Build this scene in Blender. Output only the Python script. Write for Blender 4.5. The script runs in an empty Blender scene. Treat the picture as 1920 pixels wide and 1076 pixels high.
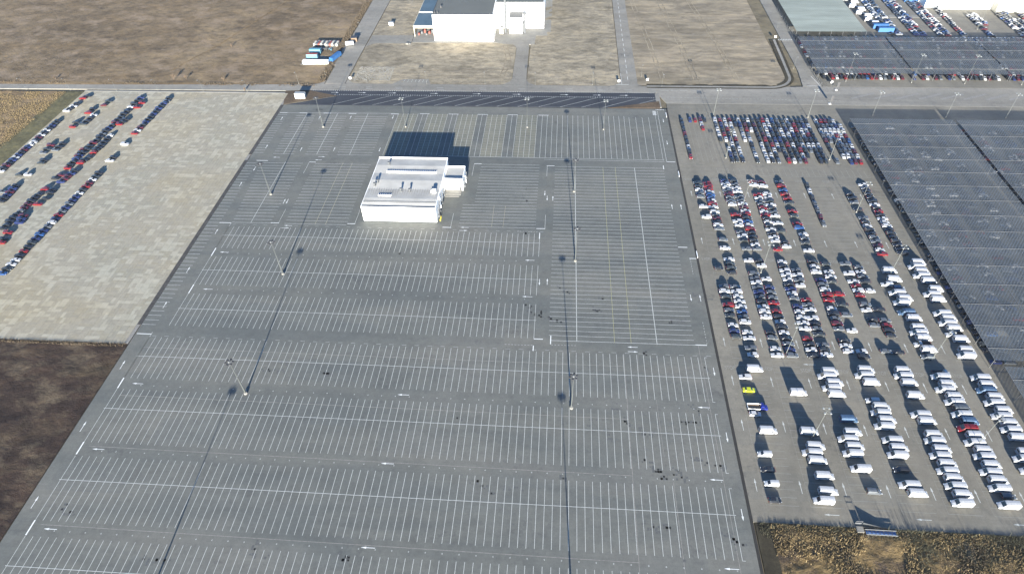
import bpy, bmesh, math, random
import numpy as np
from mathutils import Matrix, Vector

scene = bpy.context.scene
U = 2.5                      # one parking bay width in metres; the site is laid out on this grid
R = math.radians
random.seed(7)
rng = np.random.default_rng(7)

# ------------------------------------------------------------------ camera
cam_d = bpy.data.cameras.new('camera')
cam = bpy.data.objects.new('camera', cam_d)
scene.collection.objects.link(cam)
cam_d.sensor_width = 36.0
cam_d.lens = 36.0 * 1191.7 / 1920.0
cam_d.clip_start = 1.0
cam_d.clip_end = 6000.0
def aim(pitch, roll, yaw):
    fw = Vector((math.sin(yaw), math.cos(yaw), 0)); rt = Vector((math.cos(yaw), -math.sin(yaw), 0)); up = Vector((0, 0, 1))
    f = fw * math.cos(pitch) - up * math.sin(pitch); u = fw * math.sin(pitch) + up * math.cos(pitch)
    r1 = rt * math.cos(roll) + u * math.sin(roll); u1 = -rt * math.sin(roll) + u * math.cos(roll)
    return Matrix((r1, u1, -f)).transposed().to_4x4()
cam.matrix_world = Matrix.Translation((63.44 * U, -62.67 * U, 74.47 * U)) @ aim(0.7775, -0.0354, -0.0937)
scene.camera = cam

# ------------------------------------------------------------------ light
SUN_EL = math.atan(1 / 4.316)
world = bpy.data.worlds.new('World'); scene.world = world; world.use_nodes = True
wn = world.node_tree.nodes; wl = world.node_tree.links
bg = wn['Background']
sky = wn.new('ShaderNodeTexSky'); sky.sky_type = 'NISHITA'; sky.sun_disc = False
sky.sun_elevation = SUN_EL; sky.sun_rotation = R(176.9); sky.air_density = 1.0; sky.dust_density = 0.4; sky.ozone_density = 6.0
wl.new(sky.outputs[0], bg.inputs[0]); bg.inputs[1].default_value = 0.065
sun_d = bpy.data.lights.new('sun', 'SUN'); sun_d.energy = 5.0; sun_d.angle = R(0.5); sun_d.color = (1.0, 0.95, 0.85)
sun = bpy.data.objects.new('sun', sun_d); scene.collection.objects.link(sun)
sun.rotation_euler = Vector((0.234, -4.31, 1.0)).normalized().to_track_quat('Z', 'Y').to_euler()
scene.view_settings.view_transform = 'Standard'; scene.view_settings.look = 'None'
scene.view_settings.gamma = 1.0; scene.view_settings.use_curve_mapping = False
scene.view_settings.exposure = 2.34

# ------------------------------------------------------------------ materials
MATS = {}
def _ramp(nt, fac, stops):
    r = nt.nodes.new('ShaderNodeValToRGB'); nt.links.new(fac, r.inputs[0])
    e = r.color_ramp.elements
    while len(e) < len(stops): e.new(0.5)
    for el, (p, c) in zip(e, stops): el.position = p; el.color = (*c, 1)
    return r.outputs[0]
def _coord(nt, scale, rot=0.0, loc=(0, 0, 0)):
    g = nt.nodes.new('ShaderNodeNewGeometry'); m = nt.nodes.new('ShaderNodeMapping')
    nt.links.new(g.outputs['Position'], m.inputs['Vector'])
    m.inputs['Scale'].default_value = scale if isinstance(scale, tuple) else (scale,) * 3
    m.inputs['Rotation'].default_value = (0, 0, rot); m.inputs['Location'].default_value = loc
    return m.outputs[0]
def _noise(nt, scale, detail=3.0, rough=0.6, rot=0.0, loc=(0, 0, 0), dist=0.0):
    n = nt.nodes.new('ShaderNodeTexNoise'); n.inputs['Scale'].default_value = 1.0
    n.inputs['Detail'].default_value = detail; n.inputs['Roughness'].default_value = rough; n.inputs['Distortion'].default_value = dist
    nt.links.new(_coord(nt, scale, rot, loc), n.inputs['Vector']); return n.outputs['Fac']
def _mixc(nt, fac, a, b, mode='MIX'):
    m = nt.nodes.new('ShaderNodeMix'); m.data_type = 'RGBA'; m.blend_type = mode
    for s, v in ((0, fac), (6, a), (7, b)):
        if isinstance(v, bpy.types.NodeSocket): nt.links.new(v, m.inputs[s])
        elif s == 0: m.inputs[0].default_value = v
        else: m.inputs[s].default_value = (*v, 1)
    return m.outputs[2]
def _math(nt, op, a, b=0.0, clamp=False):
    m = nt.nodes.new('ShaderNodeMath'); m.operation = op; m.use_clamp = clamp
    for i, v in enumerate((a, b)):
        if isinstance(v, bpy.types.NodeSocket): nt.links.new(v, m.inputs[i])
        else: m.inputs[i].default_value = v
    return m.outputs[0]
def _bump(nt, h, bsdf, strength, dist):
    b = nt.nodes.new('ShaderNodeBump'); b.inputs['Strength'].default_value = strength; b.inputs['Distance'].default_value = dist
    nt.links.new(h, b.inputs['Height']); nt.links.new(b.outputs[0], bsdf.inputs['Normal'])
def new_mat(name):
    m = bpy.data.materials.new(name); m.use_nodes = True
    return m, m.node_tree, m.node_tree.nodes['Principled BSDF']
def plain(name, col, rough=0.7, metal=0.0, var=0.12, scale=0.5, coat=0.0, spec=0.5):
    if name in MATS: return MATS[name]
    m, nt, b = new_mat(name)
    f = _noise(nt, scale, 3.0)
    c1 = tuple(max(0, x * (1 - var)) for x in col); c2 = tuple(min(1, x * (1 + var)) for x in col)
    nt.links.new(_ramp(nt, f, [(0.35, c1), (0.65, c2)]), b.inputs['Base Color'])
    b.inputs['Roughness'].default_value = rough; b.inputs['Metallic'].default_value = metal
    b.inputs['Coat Weight'].default_value = coat; b.inputs['Specular IOR Level'].default_value = spec
    MATS[name] = m; return m
def paint(name, col, metal=0.0):
    """glossy vehicle paint with a little dust"""
    if name in MATS: return MATS[name]
    m, nt, b = new_mat(name)
    f = _noise(nt, 1.3, 3.0)
    nt.links.new(_ramp(nt, f, [(0.4, tuple(x * 0.92 for x in col)), (0.7, tuple(min(1, x * 1.05 + 0.008) for x in col))]), b.inputs['Base Color'])
    b.inputs['Roughness'].default_value = 0.32; b.inputs['Metallic'].default_value = metal; b.inputs['Coat Weight'].default_value = 0.5
    MATS[name] = m; return m
def asphalt(name, a, b_, c_, stretch=(0.012, 0.05), tint=None, bump=0.3, seam=None):
    m, nt, b = new_mat(name)
    big = _noise(nt, (stretch[0], stretch[1], 1), 3.0, 0.55, dist=0.6)
    col = _ramp(nt, big, [(0.36, a), (0.5, b_), (0.64, c_)])
    mid = _noise(nt, 0.16, 5.0, 0.7)
    col = _mixc(nt, 0.55, col, _ramp(nt, mid, [(0.3, (0.72, 0.72, 0.73)), (0.55, (1, 1, 1)), (0.8, (1.12, 1.1, 1.07))]), 'MULTIPLY')
    fine = _noise(nt, 1.7, 4.0, 0.75)
    col = _mixc(nt, 0.5, col, _ramp(nt, fine, [(0.3, (0.78, 0.78, 0.78)), (0.7, (1.18, 1.18, 1.18))]), 'MULTIPLY')
    # block courses: concrete blocks laid in machine-laid square packs
    br = nt.nodes.new('ShaderNodeTexBrick'); nt.links.new(_coord(nt, 1.0), br.inputs['Vector'])
    br.inputs['Scale'].default_value = 1.0; br.inputs['Brick Width'].default_value = 1.2; br.inputs['Row Height'].default_value = 1.0
    br.inputs['Mortar Size'].default_value = 0.02; br.inputs['Color1'].default_value = (0.93, 0.93, 0.93, 1)
    br.inputs['Color2'].default_value = (1.06, 1.06, 1.06, 1); br.inputs['Mortar'].default_value = (0.8, 0.8, 0.8, 1)
    col = _mixc(nt, 0.7, col, br.outputs[0], 'MULTIPLY')
    pt = nt.nodes.new('ShaderNodeTexBrick'); nt.links.new(_coord(nt, (1, 1, 1), 0.0, (3, 1, 0)), pt.inputs['Vector'])
    pt.inputs['Scale'].default_value = 1.0; pt.inputs['Brick Width'].default_value = 26.0; pt.inputs['Row Height'].default_value = 9.5; pt.inputs['Mortar Size'].default_value = 0.0
    pt.inputs['Color1'].default_value = (0.93, 0.95, 0.96, 1); pt.inputs['Color2'].default_value = (1.05, 1.03, 0.99, 1)
    col = _mixc(nt, 0.6, col, pt.outputs[0], 'MULTIPLY')
    oil = _noise(nt, 0.42, 3.0, 0.55, loc=(5, 9, 0))
    col = _mixc(nt, _math(nt, 'MULTIPLY', _ramp(nt, oil, [(0.6, (0, 0, 0)), (0.72, (1, 1, 1))]), 0.35), col, (0.06, 0.062, 0.062))
    ty = _noise(nt, (0.015, 0.5, 1), 4.0, 0.7)
    col = _mixc(nt, 0.5, col, _ramp(nt, ty, [(0.35, (0.88, 0.88, 0.89)), (0.6, (1.05, 1.05, 1.04))]), 'MULTIPLY')
    # dark damp stains
    st = _noise(nt, 0.045, 6.0, 0.72, loc=(31, 7, 0)); st2 = _noise(nt, 0.35, 5.0, 0.8)
    k = _math(nt, 'MULTIPLY', _ramp(nt, st, [(0.54, (0, 0, 0)), (0.66, (1, 1, 1))]), _ramp(nt, st2, [(0.5, (0, 0, 0)), (0.58, (1, 1, 1))]))
    col = _mixc(nt, _math(nt, 'MULTIPLY', k, 0.42), col, (0.035, 0.036, 0.04))
    nt.links.new(col, b.inputs['Base Color']); b.inputs['Roughness'].default_value = 0.9; b.inputs['Specular IOR Level'].default_value = 0.25
    _bump(nt, _noise(nt, 6.0, 3.0, 0.7), b, bump, 0.02)
    MATS[name] = m; return m
def soil(name, stops, s1=0.03, s2=0.4, bump=0.6, bdist=0.25, rot=0.0, ani=1.0, stops2=None):
    m, nt, b = new_mat(name)
    n1 = _noise(nt, (s1 * ani, s1, s1), 6.0, 0.65, rot, dist=0.8)
    col = _ramp(nt, n1, stops)
    n2 = _noise(nt, (s2 * ani, s2, s2), 6.0, 0.75, rot)
    col = _mixc(nt, 0.85, col, _ramp(nt, n2, [(0.3, (0.58, 0.56, 0.54)), (0.5, (0.98, 0.98, 0.98)), (0.72, (1.45, 1.4, 1.3))]), 'MULTIPLY')
    n4 = _noise(nt, (0.05, 0.09, 1), 5.0, 0.7, rot, loc=(7, 2, 0), dist=1.0)
    col = _mixc(nt, 0.9, col, _ramp(nt, n4, [(0.34, (0.66, 0.66, 0.68)), (0.5, (1, 1, 1)), (0.68, (1.22, 1.18, 1.1))]), 'MULTIPLY')
    if stops2:
        n3 = _noise(nt, (s2 * 0.35 * ani, s2 * 0.35, 1), 5.0, 0.7, rot, loc=(11, 5, 3))
        col = _mixc(nt, _ramp(nt, n3, [(0.5, (0, 0, 0)), (0.66, (1, 1, 1))]), col, stops2)
    nt.links.new(col, b.inputs['Base Color']); b.inputs['Roughness'].default_value = 0.97; b.inputs['Specular IOR Level'].default_value = 0.1
    h = _math(nt, 'ADD', n2, _math(nt, 'MULTIPLY', _noise(nt, s2 * 4, 4.0, 0.7), 0.35))
    _bump(nt, h, b, bump, bdist)
    MATS[name] = m; return m
def net(name, colr, lo, hi, period=0.8, band=0.0):
    """woven hail netting: threads of colr, holes see-through"""
    m = bpy.data.materials.new(name); m.use_nodes = True; nt = m.node_tree; nt.nodes.clear()
    out = nt.nodes.new('ShaderNodeOutputMaterial'); mix = nt.nodes.new('ShaderNodeMixShader')
    tr = nt.nodes.new('ShaderNodeBsdfTransparent'); d = nt.nodes.new('ShaderNodeBsdfDiffuse')
    tl = nt.nodes.new('ShaderNodeBsdfTranslucent'); ad = nt.nodes.new('ShaderNodeMixShader'); ad.inputs[0].default_value = 0.25
    w = []
    for a in (R(38), R(-38)):
        t = nt.nodes.new('ShaderNodeTexWave'); t.wave_type = 'BANDS'; t.bands_direction = 'X'
        t.inputs['Scale'].default_value = 1.0 / period * 0.314; t.inputs['Distortion'].default_value = 0.25; t.inputs['Detail'].default_value = 1.0
        nt.links.new(_coord(nt, 1.0, a), t.inputs['Vector']); w.append(t.outputs['Fac'])
    pat = _math(nt, 'MULTIPLY', w[0], _math(nt, 'ADD', _math(nt, 'MULTIPLY', w[1], 0.6), 0.4))
    big = _noise(nt, (0.03, 0.06, 1), 4.0, 0.6)
    f = _math(nt, 'ADD', _math(nt, 'MULTIPLY', pat, hi - lo), _math(nt, 'ADD', lo - 0.06, _math(nt, 'MULTIPLY', big, 0.12)), True)
    col = _ramp(nt, _noise(nt, (0.02, 0.09, 1), 4.0, 0.7), [(0.35, tuple(x * 0.86 for x in colr)), (0.65, tuple(x * 1.12 for x in colr))])
    nt.links.new(col, d.inputs[0]); nt.links.new(col, tl.inputs[0])
    nt.links.new(d.outputs[0], ad.inputs[1]); nt.links.new(tl.outputs[0], ad.inputs[2])
    nt.links.new(f, mix.inputs[0]); nt.links.new(tr.outputs[0], mix.inputs[1]); nt.links.new(ad.outputs[0], mix.inputs[2])
    nt.links.new(mix.outputs[0], out.inputs[0])
    MATS[name] = m; return m

asphalt('lot', (0.088, 0.094, 0.09), (0.105, 0.109, 0.101), (0.122, 0.122, 0.111))
asphalt('rlot', (0.128, 0.121, 0.102), (0.146, 0.137, 0.115), (0.162, 0.151, 0.126), (0.05, 0.012))
asphalt('road', (0.155, 0.148, 0.131), (0.178, 0.17, 0.15), (0.208, 0.197, 0.174), (0.01, 0.06))
asphalt('newroad', (0.022, 0.026, 0.034), (0.027, 0.031, 0.04), (0.034, 0.038, 0.046), (0.02, 0.05))
asphalt('concrete', (0.17, 0.165, 0.15), (0.19, 0.185, 0.168), (0.21, 0.2, 0.183), (0.03, 0.03))
asphalt('gravel', (0.116, 0.118, 0.1), (0.13, 0.131, 0.109), (0.142, 0.141, 0.117), (0.03, 0.03))
soil('field', [(0.3, (0.088, 0.065, 0.04)), (0.5, (0.13, 0.098, 0.062)), (0.7, (0.19, 0.146, 0.092))], 0.014, 0.2, 0.8, 0.6, R(12), 0.8, (0.19, 0.145, 0.1))
soil('beige', [(0.3, (0.18, 0.158, 0.118)), (0.5, (0.225, 0.198, 0.148)), (0.7, (0.26, 0.226, 0.168))], 0.022, 0.3, 0.8, 0.5, R(4), 0.6, (0.115, 0.1, 0.074))
soil('beige2', [(0.3, (0.15, 0.13, 0.095)), (0.5, (0.205, 0.176, 0.13)), (0.72, (0.27, 0.225, 0.165))], 0.03, 0.24, 0.6, 0.4, R(82), 0.22, (0.13, 0.11, 0.08))
soil('straw', [(0.3, (0.1, 0.073, 0.044)), (0.5, (0.155, 0.112, 0.064)), (0.7, (0.22, 0.162, 0.095))], 0.06, 0.35, 0.6, 0.35, R(-20), 0.6)
soil('olive', [(0.3, (0.075, 0.07, 0.038)), (0.6, (0.1, 0.092, 0.052)), (0.8, (0.13, 0.115, 0.07))], 0.06, 0.5, 0.5, 0.2)
soil('dark', [(0.3, (0.022, 0.016, 0.014)), (0.5, (0.036, 0.025, 0.02)), (0.72, (0.065, 0.05, 0.032))], 0.04, 0.28, 0.7, 0.5, R(25), 0.6, (0.085, 0.066, 0.045))
soil('scrub', [(0.3, (0.075, 0.055, 0.034)), (0.5, (0.13, 0.093, 0.046)), (0.7, (0.2, 0.142, 0.066))], 0.09, 0.45, 1.0, 0.6, R(30), 0.7, (0.055, 0.042, 0.032))
soil('ditch', [(0.3, (0.03, 0.026, 0.018)), (0.6, (0.045, 0.04, 0.028)), (0.8, (0.07, 0.06, 0.04))], 0.1, 0.8, 0.5, 0.2)
soil('brownsoil', [(0.3, (0.07, 0.052, 0.036)), (0.6, (0.09, 0.068, 0.048)), (0.8, (0.11, 0.085, 0.06))], 0.1, 0.8, 0.5, 0.2)
soil('terrain', [(0.3, (0.09, 0.078, 0.055)), (0.5, (0.12, 0.104, 0.072)), (0.7, (0.16, 0.138, 0.095))], 0.006, 0.08, 0.3, 0.4)
def marking(name, col, wear=0.55):
    m, nt, b = new_mat(name)
    n = _noise(nt, 1.1, 5.0, 0.8)
    nt.links.new(_ramp(nt, n, [(0.35, tuple(x * wear for x in col)), (0.6, col)]), b.inputs['Base Color'])
    b.inputs['Roughness'].default_value = 0.7; MATS[name] = m
marking('white_line', (0.4, 0.41, 0.385), 0.68); marking('faint_line', (0.21, 0.205, 0.18), 0.75); marking('bold_line', (0.62, 0.63, 0.61), 0.8)
marking('yellow_line', (0.31, 0.3, 0.15)); marking('beige_line', (0.27, 0.25, 0.17), 0.75); marking('drain', (0.2, 0.19, 0.17), 0.55); marking('drain_dark', (0.06, 0.062, 0.065), 0.7)
plain('dark_paver', (0.068, 0.071, 0.07), 0.9, var=0.25, scale=2.0)
for i, c_ in enumerate(((0.228, 0.208, 0.16), (0.212, 0.194, 0.15), (0.282, 0.262, 0.205), (0.222, 0.2, 0.148), (0.262, 0.242, 0.186))):
    m, nt, b = new_mat('slab%d' % i)
    t_ = _ramp(nt, _noise(nt, (0.012, 0.02, 1), 4.0, 0.6, dist=0.5), [(0.35, (0.94, 0.98, 1.0)), (0.5, (1, 1, 1)), (0.65, (1.04, 1.0, 0.9))])
    d_ = _ramp(nt, _noise(nt, 0.5, 6.0, 0.75), [(0.3, (0.8, 0.8, 0.8)), (0.55, (1, 1, 1)), (0.8, (1.08, 1.08, 1.08))])
    nt.links.new(_mixc(nt, 1.0, _mixc(nt, 1.0, c_, t_, 'MULTIPLY'), d_, 'MULTIPLY'), b.inputs['Base Color'])
    b.inputs['Roughness'].default_value = 0.9; _bump(nt, _noise(nt, 4.0, 3.0), b, 0.3, 0.02); MATS['slab%d' % i] = m
plain('white_wall', (0.8, 0.8, 0.78), 0.55, var=0.03, scale=0.2)
plain('wall_band', (0.042, 0.046, 0.05), 0.6)
plain('metal_roof', (0.325, 0.32, 0.3), 0.85, 0.0, 0.1, 0.12, spec=0.05)
plain('roof_grey', (0.1, 0.106, 0.1), 0.95, spec=0.1, var=0.06, scale=0.05)
plain('roof_teal', (0.05, 0.075, 0.09), 0.5, var=0.15, scale=0.1)
plain('galv', (0.085, 0.09, 0.094), 0.6, 0.1)
plain('mast', (0.12, 0.13, 0.122), 0.6, 0.2)
plain('mast_dark', (0.05, 0.055, 0.053), 0.8, 0.0)
plain('lamp_head', (0.2, 0.21, 0.21), 0.5)
plain('glass', (0.012, 0.016, 0.022), 0.12, var=0.0, spec=0.6)
plain('skylight', (0.1, 0.16, 0.3), 0.2, var=0.1)
plain('tyre', (0.02, 0.02, 0.021), 0.85)
plain('head_lamp', (0.75, 0.78, 0.8), 0.15)
plain('tail_lamp', (0.3, 0.01, 0.01), 0.3)
plain('yellow', (0.6, 0.5, 0.04), 0.5)
plain('black_trim', (0.03, 0.03, 0.032), 0.6)
plain('kerb_and_shade', (0.014, 0.013, 0.012), 0.95, var=0.3)
plain('dark_edge', (0.032, 0.03, 0.028), 0.9, var=0.3)
plain('cream', (0.4, 0.38, 0.31), 0.6)
plain('blue_paint', (0.02, 0.085, 0.22), 0.5)
plain('cyan_paint', (0.08, 0.2, 0.26), 0.5)
plain('rust', (0.2, 0.05, 0.035), 0.7)
plain('timber', (0.12, 0.085, 0.055), 0.9)
plain('stalk', (0.08, 0.06, 0.036), 0.95, var=0.4, scale=1.5)
plain('stalk2', (0.16, 0.118, 0.056), 0.95, var=0.4, scale=1.5)
plain('weed', (0.05, 0.048, 0.028), 0.95, var=0.4, scale=1.5)
plain('cable', (0.12, 0.125, 0.13), 0.8)
net('grey_net', (0.118, 0.135, 0.15), 0.5, 1.0, 1.0)
net('green_net', (0.3, 0.335, 0.3), 0.9, 1.0, 1.2)
PAINT = {'K': ((0.012, 0.013, 0.016), 'black'), 'N': ((0.012, 0.02, 0.075), 'navy blue'), 'W': ((0.37, 0.375, 0.38), 'white'), 'S': ((0.105, 0.115, 0.125), 'silver'),
         'R': ((0.125, 0.005, 0.007), 'red'), 'D': ((0.06, 0.006, 0.012), 'dark red'), 'B': ((0.012, 0.045, 0.14), 'blue'), 'G': ((0.034, 0.04, 0.042), 'grey'),
         'Y': ((0.36, 0.4, 0.012), 'lime yellow')}
for k_, (c_, n_) in PAINT.items(): paint('paint_' + k_, c_, 0.3 if k_ in 'SG' else 0.0)
paint('paint_van_B', (0.04, 0.075, 0.13)); paint('paint_van_G', (0.06, 0.07, 0.08)); paint('truck_blue', (0.008, 0.014, 0.14))

# ------------------------------------------------------------------ mesh helpers
class MB:
    def __init__(s): s.v = []; s.f = []; s.m = []
    def face(s, pts, mi=0):
        n = len(s.v); s.v += [tuple(p) for p in pts]; s.f.append(tuple(range(n, n + len(pts)))); s.m.append(mi); return s
    def grid(s, rings, mi=0, close=True, caps=(True, True), capm=None):
        """skin a list of rings with the same point count"""
        n = len(s.v); k = len(rings[0])
        for r in rings: s.v += [tuple(p) for p in r]
        for i in range(len(rings) - 1):
            for j in range(k if close else k - 1):
                a = n + i * k + j; b = n + i * k + (j + 1) % k
                s.f.append((a, b, b + k, a + k)); s.m.append(mi)
        cm = mi if capm is None else capm
        if close and caps[0]: s.f.append(tuple(n + j for j in reversed(range(k)))); s.m.append(cm)
        if close and caps[1]: s.f.append(tuple(n + (len(rings) - 1) * k + j for j in range(k))); s.m.append(cm)
        return s
    def box(s, x0, y0, z0, x1, y1, z1, mi=0, bottom=True):
        n = len(s.v)
        s.v += [(x0, y0, z0), (x1, y0, z0), (x1, y1, z0), (x0, y1, z0), (x0, y0, z1), (x1, y0, z1), (x1, y1, z1), (x0, y1, z1)]
        fs = [(4, 5, 6, 7), (0, 1, 5, 4), (1, 2, 6, 5), (2, 3, 7, 6), (3, 0, 4, 7)] + ([(3, 2, 1, 0)] if bottom else [])
        for f in fs: s.f.append(tuple(n + i for i in f)); s.m.append(mi)
        return s
    def tube(s, pts, radii, k=8, mi=0):
        pts = [Vector(p) for p in pts]; rings = []
        if not hasattr(radii, '__len__'): radii = [radii] * len(pts)
        for i, p in enumerate(pts):
            d = (pts[min(i + 1, len(pts) - 1)] - pts[max(i - 1, 0)]).normalized()
            a = d.orthogonal().normalized(); b = d.cross(a)
            rings.append([p + (a * math.cos(t) + b * math.sin(t)) * radii[i] for t in [2 * math.pi * j / k for j in range(k)]])
        return s.grid(rings, mi)
    def sheet(s, x0, y0, x1, y1, z, mi=0):
        return s.face([(x0, y0, z), (x1, y0, z), (x1, y1, z), (x0, y1, z)], mi)
    def line(s, x0, y0, x1, y1, w, z, mi=0):
        d = Vector((x1 - x0, y1 - y0)); n = Vector((-d.y, d.x)).normalized() * w / 2
        return s.face([(x0 - n.x, y0 - n.y, z), (x1 - n.x, y1 - n.y, z), (x1 + n.x, y1 + n.y, z), (x0 + n.x, y0 + n.y, z)], mi)
    def mesh(s, name, mats, smooth=False):
        me = bpy.data.meshes.new(name); me.from_pydata(s.v, [], s.f)
        for m in mats: me.materials.append(MATS[m])
        if len(mats) > 1: me.polygons.foreach_set('material_index', s.m)
        if smooth: me.shade_smooth()
        me.update(); return me
    def build(s, name, mats, parent=None, loc=None, smooth=False, **kw):
        if isinstance(mats, str): mats = [mats]
        return link(name, s.mesh(name, mats, smooth), parent, loc, **kw)
def link(name, data, parent=None, loc=None, rz=0.0, label=None, cat=None, group=None, kind=None):
    o = bpy.data.objects.new(name, data); scene.collection.objects.link(o)
    if parent: o.parent = parent
    if loc is not None: o.location = loc
    if rz: o.rotation_euler = (0, 0, rz)
    tag(o, label, cat, group, kind); return o
def tag(o, label=None, cat=None, group=None, kind=None):
    for k, v in (('label', label), ('category', cat), ('group', group), ('kind', kind)):
        if v: o[k] = v
    return o
def copy_tree(o, parent=None):
    c = o.copy(); scene.collection.objects.link(c)
    if parent: c.parent = parent
    for ch in KIDS.get(o.name, []): copy_tree(ch, c)
    return c
KIDS = {}
def kids_of(o):
    for ch in list(bpy.data.objects):
        if ch.parent == o: KIDS.setdefault(o.name, []).append(ch); kids_of(ch)
def ordinal(n):
    names = ['first', 'second', 'third', 'fourth', 'fifth', 'sixth', 'seventh', 'eighth', 'ninth', 'tenth', 'eleventh', 'twelfth']
    return names[n - 1] if n <= 12 else '%d%s' % (n, 'th' if 10 < n % 100 < 14 else {1: 'st', 2: 'nd', 3: 'rd'}.get(n % 10, 'th'))
def vnoise(X, Y, seed):
    g = np.random.default_rng(seed).random((256, 256))
    xi = np.floor(X).astype(int); yi = np.floor(Y).astype(int); fx = X - xi; fy = Y - yi
    fx = fx * fx * (3 - 2 * fx); fy = fy * fy * (3 - 2 * fy)
    a = g[xi % 256, yi % 256]; b = g[(xi + 1) % 256, yi % 256]; c = g[xi % 256, (yi + 1) % 256]; d = g[(xi + 1) % 256, (yi + 1) % 256]
    return (a * (1 - fx) + b * fx) * (1 - fy) + (c * (1 - fx) + d * fx) * fy
def fbm(X, Y, s, seed, o=4):
    r = 0
    for i in range(o): r = r + vnoise(X * s * 2 ** i + 37.1 * i, Y * s * 2 ** i + 11.7 * i, seed + i) * 0.5 ** i
    return r / 2 - 0.47
def relief(name, mat, x0, y0, x1, y1, step, amp, scale, seed, z=0.0, ani=1.0, kind='structure', o=4):
    nx = int((x1 - x0) / step) + 1; ny = int((y1 - y0) / step) + 1
    X, Y = np.meshgrid(np.linspace(x0, x1, nx), np.linspace(y0, y1, ny))
    e = np.minimum(np.minimum(X - x0, x1 - X), np.minimum(Y - y0, y1 - Y)); e = np.clip(e / 2.5, 0, 1)
    Z = z + e * amp * fbm(X * ani, Y, scale, seed, o) * 2
    V = np.stack([X, Y, Z], -1).reshape(-1, 3)
    i = np.arange(ny - 1)[:, None] * nx + np.arange(nx - 1)[None, :]; i = i.ravel()
    F = np.stack([i, i + 1, i + 1 + nx, i + nx], 1)
    me = bpy.data.meshes.new(name); me.vertices.add(len(V)); me.vertices.foreach_set('co', V.ravel())
    me.loops.add(F.size); me.loops.foreach_set('vertex_index', F.ravel()); me.polygons.add(len(F))
    me.polygons.foreach_set('loop_start', np.arange(0, F.size, 4)); me.update(calc_edges=True); me.shade_smooth()
    me.materials.append(MATS[mat]); ob = link(name, me, kind=kind)
    return ob, (lambda x, y: None)

# ================================================================== SETTING: ground
def u(*a): return [x * U for x in a]
def pad(name, mat, x0, y0, x1, y1, z1=0.0, z0=-0.45, kind='structure'):
    x0, y0, x1, y1 = u(x0, y0, x1, y1)
    return MB().box(x0, y0, z0, x1, y1, z1, bottom=False).build(name, mat, kind=kind)
def poly_pad(name, mat, pts, z1=0.0, z0=-0.45, kind='structure'):
    m = MB(); P = [(x * U, y * U) for x, y in pts]
    m.face([(x, y, z1) for x, y in P])
    for i in range(len(P)):
        a, b = P[i], P[(i + 1) % len(P)]
        m.face([(a[0], a[1], z1), (a[0], a[1], z0), (b[0], b[1], z0), (b[0], b[1], z1)])
    return m.build(name, mat, kind=kind)
MB().sheet(-2600, -2200, 3200, 3800, -0.5).build('terrain', 'terrain', kind='structure')
relief('field', 'field', -150 * U, 82.96 * U, 3.9 * U, 170 * U, 1.3, 0.35, 0.06, 3, -0.08)
relief('dry_grass_meadow', 'straw', -110 * U, 18 * U, -61.5 * U, 77.9 * U, 0.7, 0.38, 0.22, 5, -0.06, 0.6)
relief('grass_verge', 'olive', -61.5 * U, 18 * U, -56.0 * U, 77.9 * U, 0.8, 0.2, 0.3, 6, -0.02)
relief('bare_soil', 'dark', -90 * U, -60 * U, -2.75 * U, -2.6 * U, 0.7, 0.4, 0.13, 9, -0.07)
relief('scrubland', 'scrub', 90.2 * U, -60 * U, 160 * U, -26.3 * U, 0.45, 0.9, 0.16, 12, -0.05)
pad('soil_strip', 'ditch', 88.3, -60, 90.2, -26.3, -0.04)
relief('dry_plot', 'beige', 9.8 * U, 83.4 * U, 51.2 * U, 107.4 * U, 1.2, 0.12, 0.1, 21, -0.03)
relief('dry_plot', 'beige', 55.0 * U, 83.4 * U, 78.1 * U, 170 * U, 1.3, 0.12, 0.1, 22, -0.03)
relief('dry_plot', 'beige', 9.8 * U, 112.0 * U, 21.6 * U, 170 * U, 1.3, 0.1, 0.1, 23, -0.03)
relief('dry_plot', 'beige2', 82.1 * U, 83.6 * U, 118.4 * U, 170 * U, 1.3, 0.25, 0.08, 24, -0.04)
# paved areas
main = pad('car_park', 'lot', -2.6, -62, 87.75, 72.4)
pad('car_park', 'rlot', 88.15, -26.2, 126.6, 75.0)
pad('car_park', 'rlot', 126.6, -60, 260, 75.0)
pad('car_park', 'rlot', 126.0, 84.0, 260, 111.5)
pad('car_park', 'rlot', 147.9, 111.5, 260, 175)
pad('car_park', 'rlot', 126.0, 111.5, 147.9, 175, -0.004)
poly_pad('factory_apron', 'concrete', [(22.0, 107.5), (45.2, 107.7), (48.2, 106.6), (56.0, 106.6), (56.2, 112.2), (60.2, 112.4), (60.2, 175), (22.0, 175)], 0.0)
pad('factory_apron', 'road', 9.8, 106.8, 21.9, 112.0, 0.0)
poly_pad('road', 'road', [(-150, 78.6), (-3.0, 79.4), (1.4, 79.75), (86.4, 80.1), (88.2, 75.1), (260, 75.1), (260, 83.9), (123.4, 83.9), (118.4, 83.6), (86, 83.3), (9, 83.3), (-2, 82.6), (-60, 81.4), (-150, 81.3)])
poly_pad('dark_asphalt', 'newroad', [(-2.0, 72.5), (86.2, 72.9), (86.2, 80.0), (1.4, 79.7), (9.5, 77.0)], 0.004)
poly_pad('soil_patch', 'brownsoil', [(-2.8, 72.45), (9.2, 76.9), (1.3, 79.7), (-4.5, 79.3)], 0.0)
poly_pad('soil_patch', 'brownsoil', [(74.5, 72.6), (86.6, 72.8), (86.6, 76.0)], 0.03)
poly_pad('road', 'road', [(4.4, 83.3), (9.4, 83.3), (9.7, 175), (3.9, 175)], -0.002)
poly_pad('road', 'road', [(51.3, 83.3), (54.9, 83.3), (54.6, 106.6), (51.3, 106.6)], -0.002)
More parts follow.
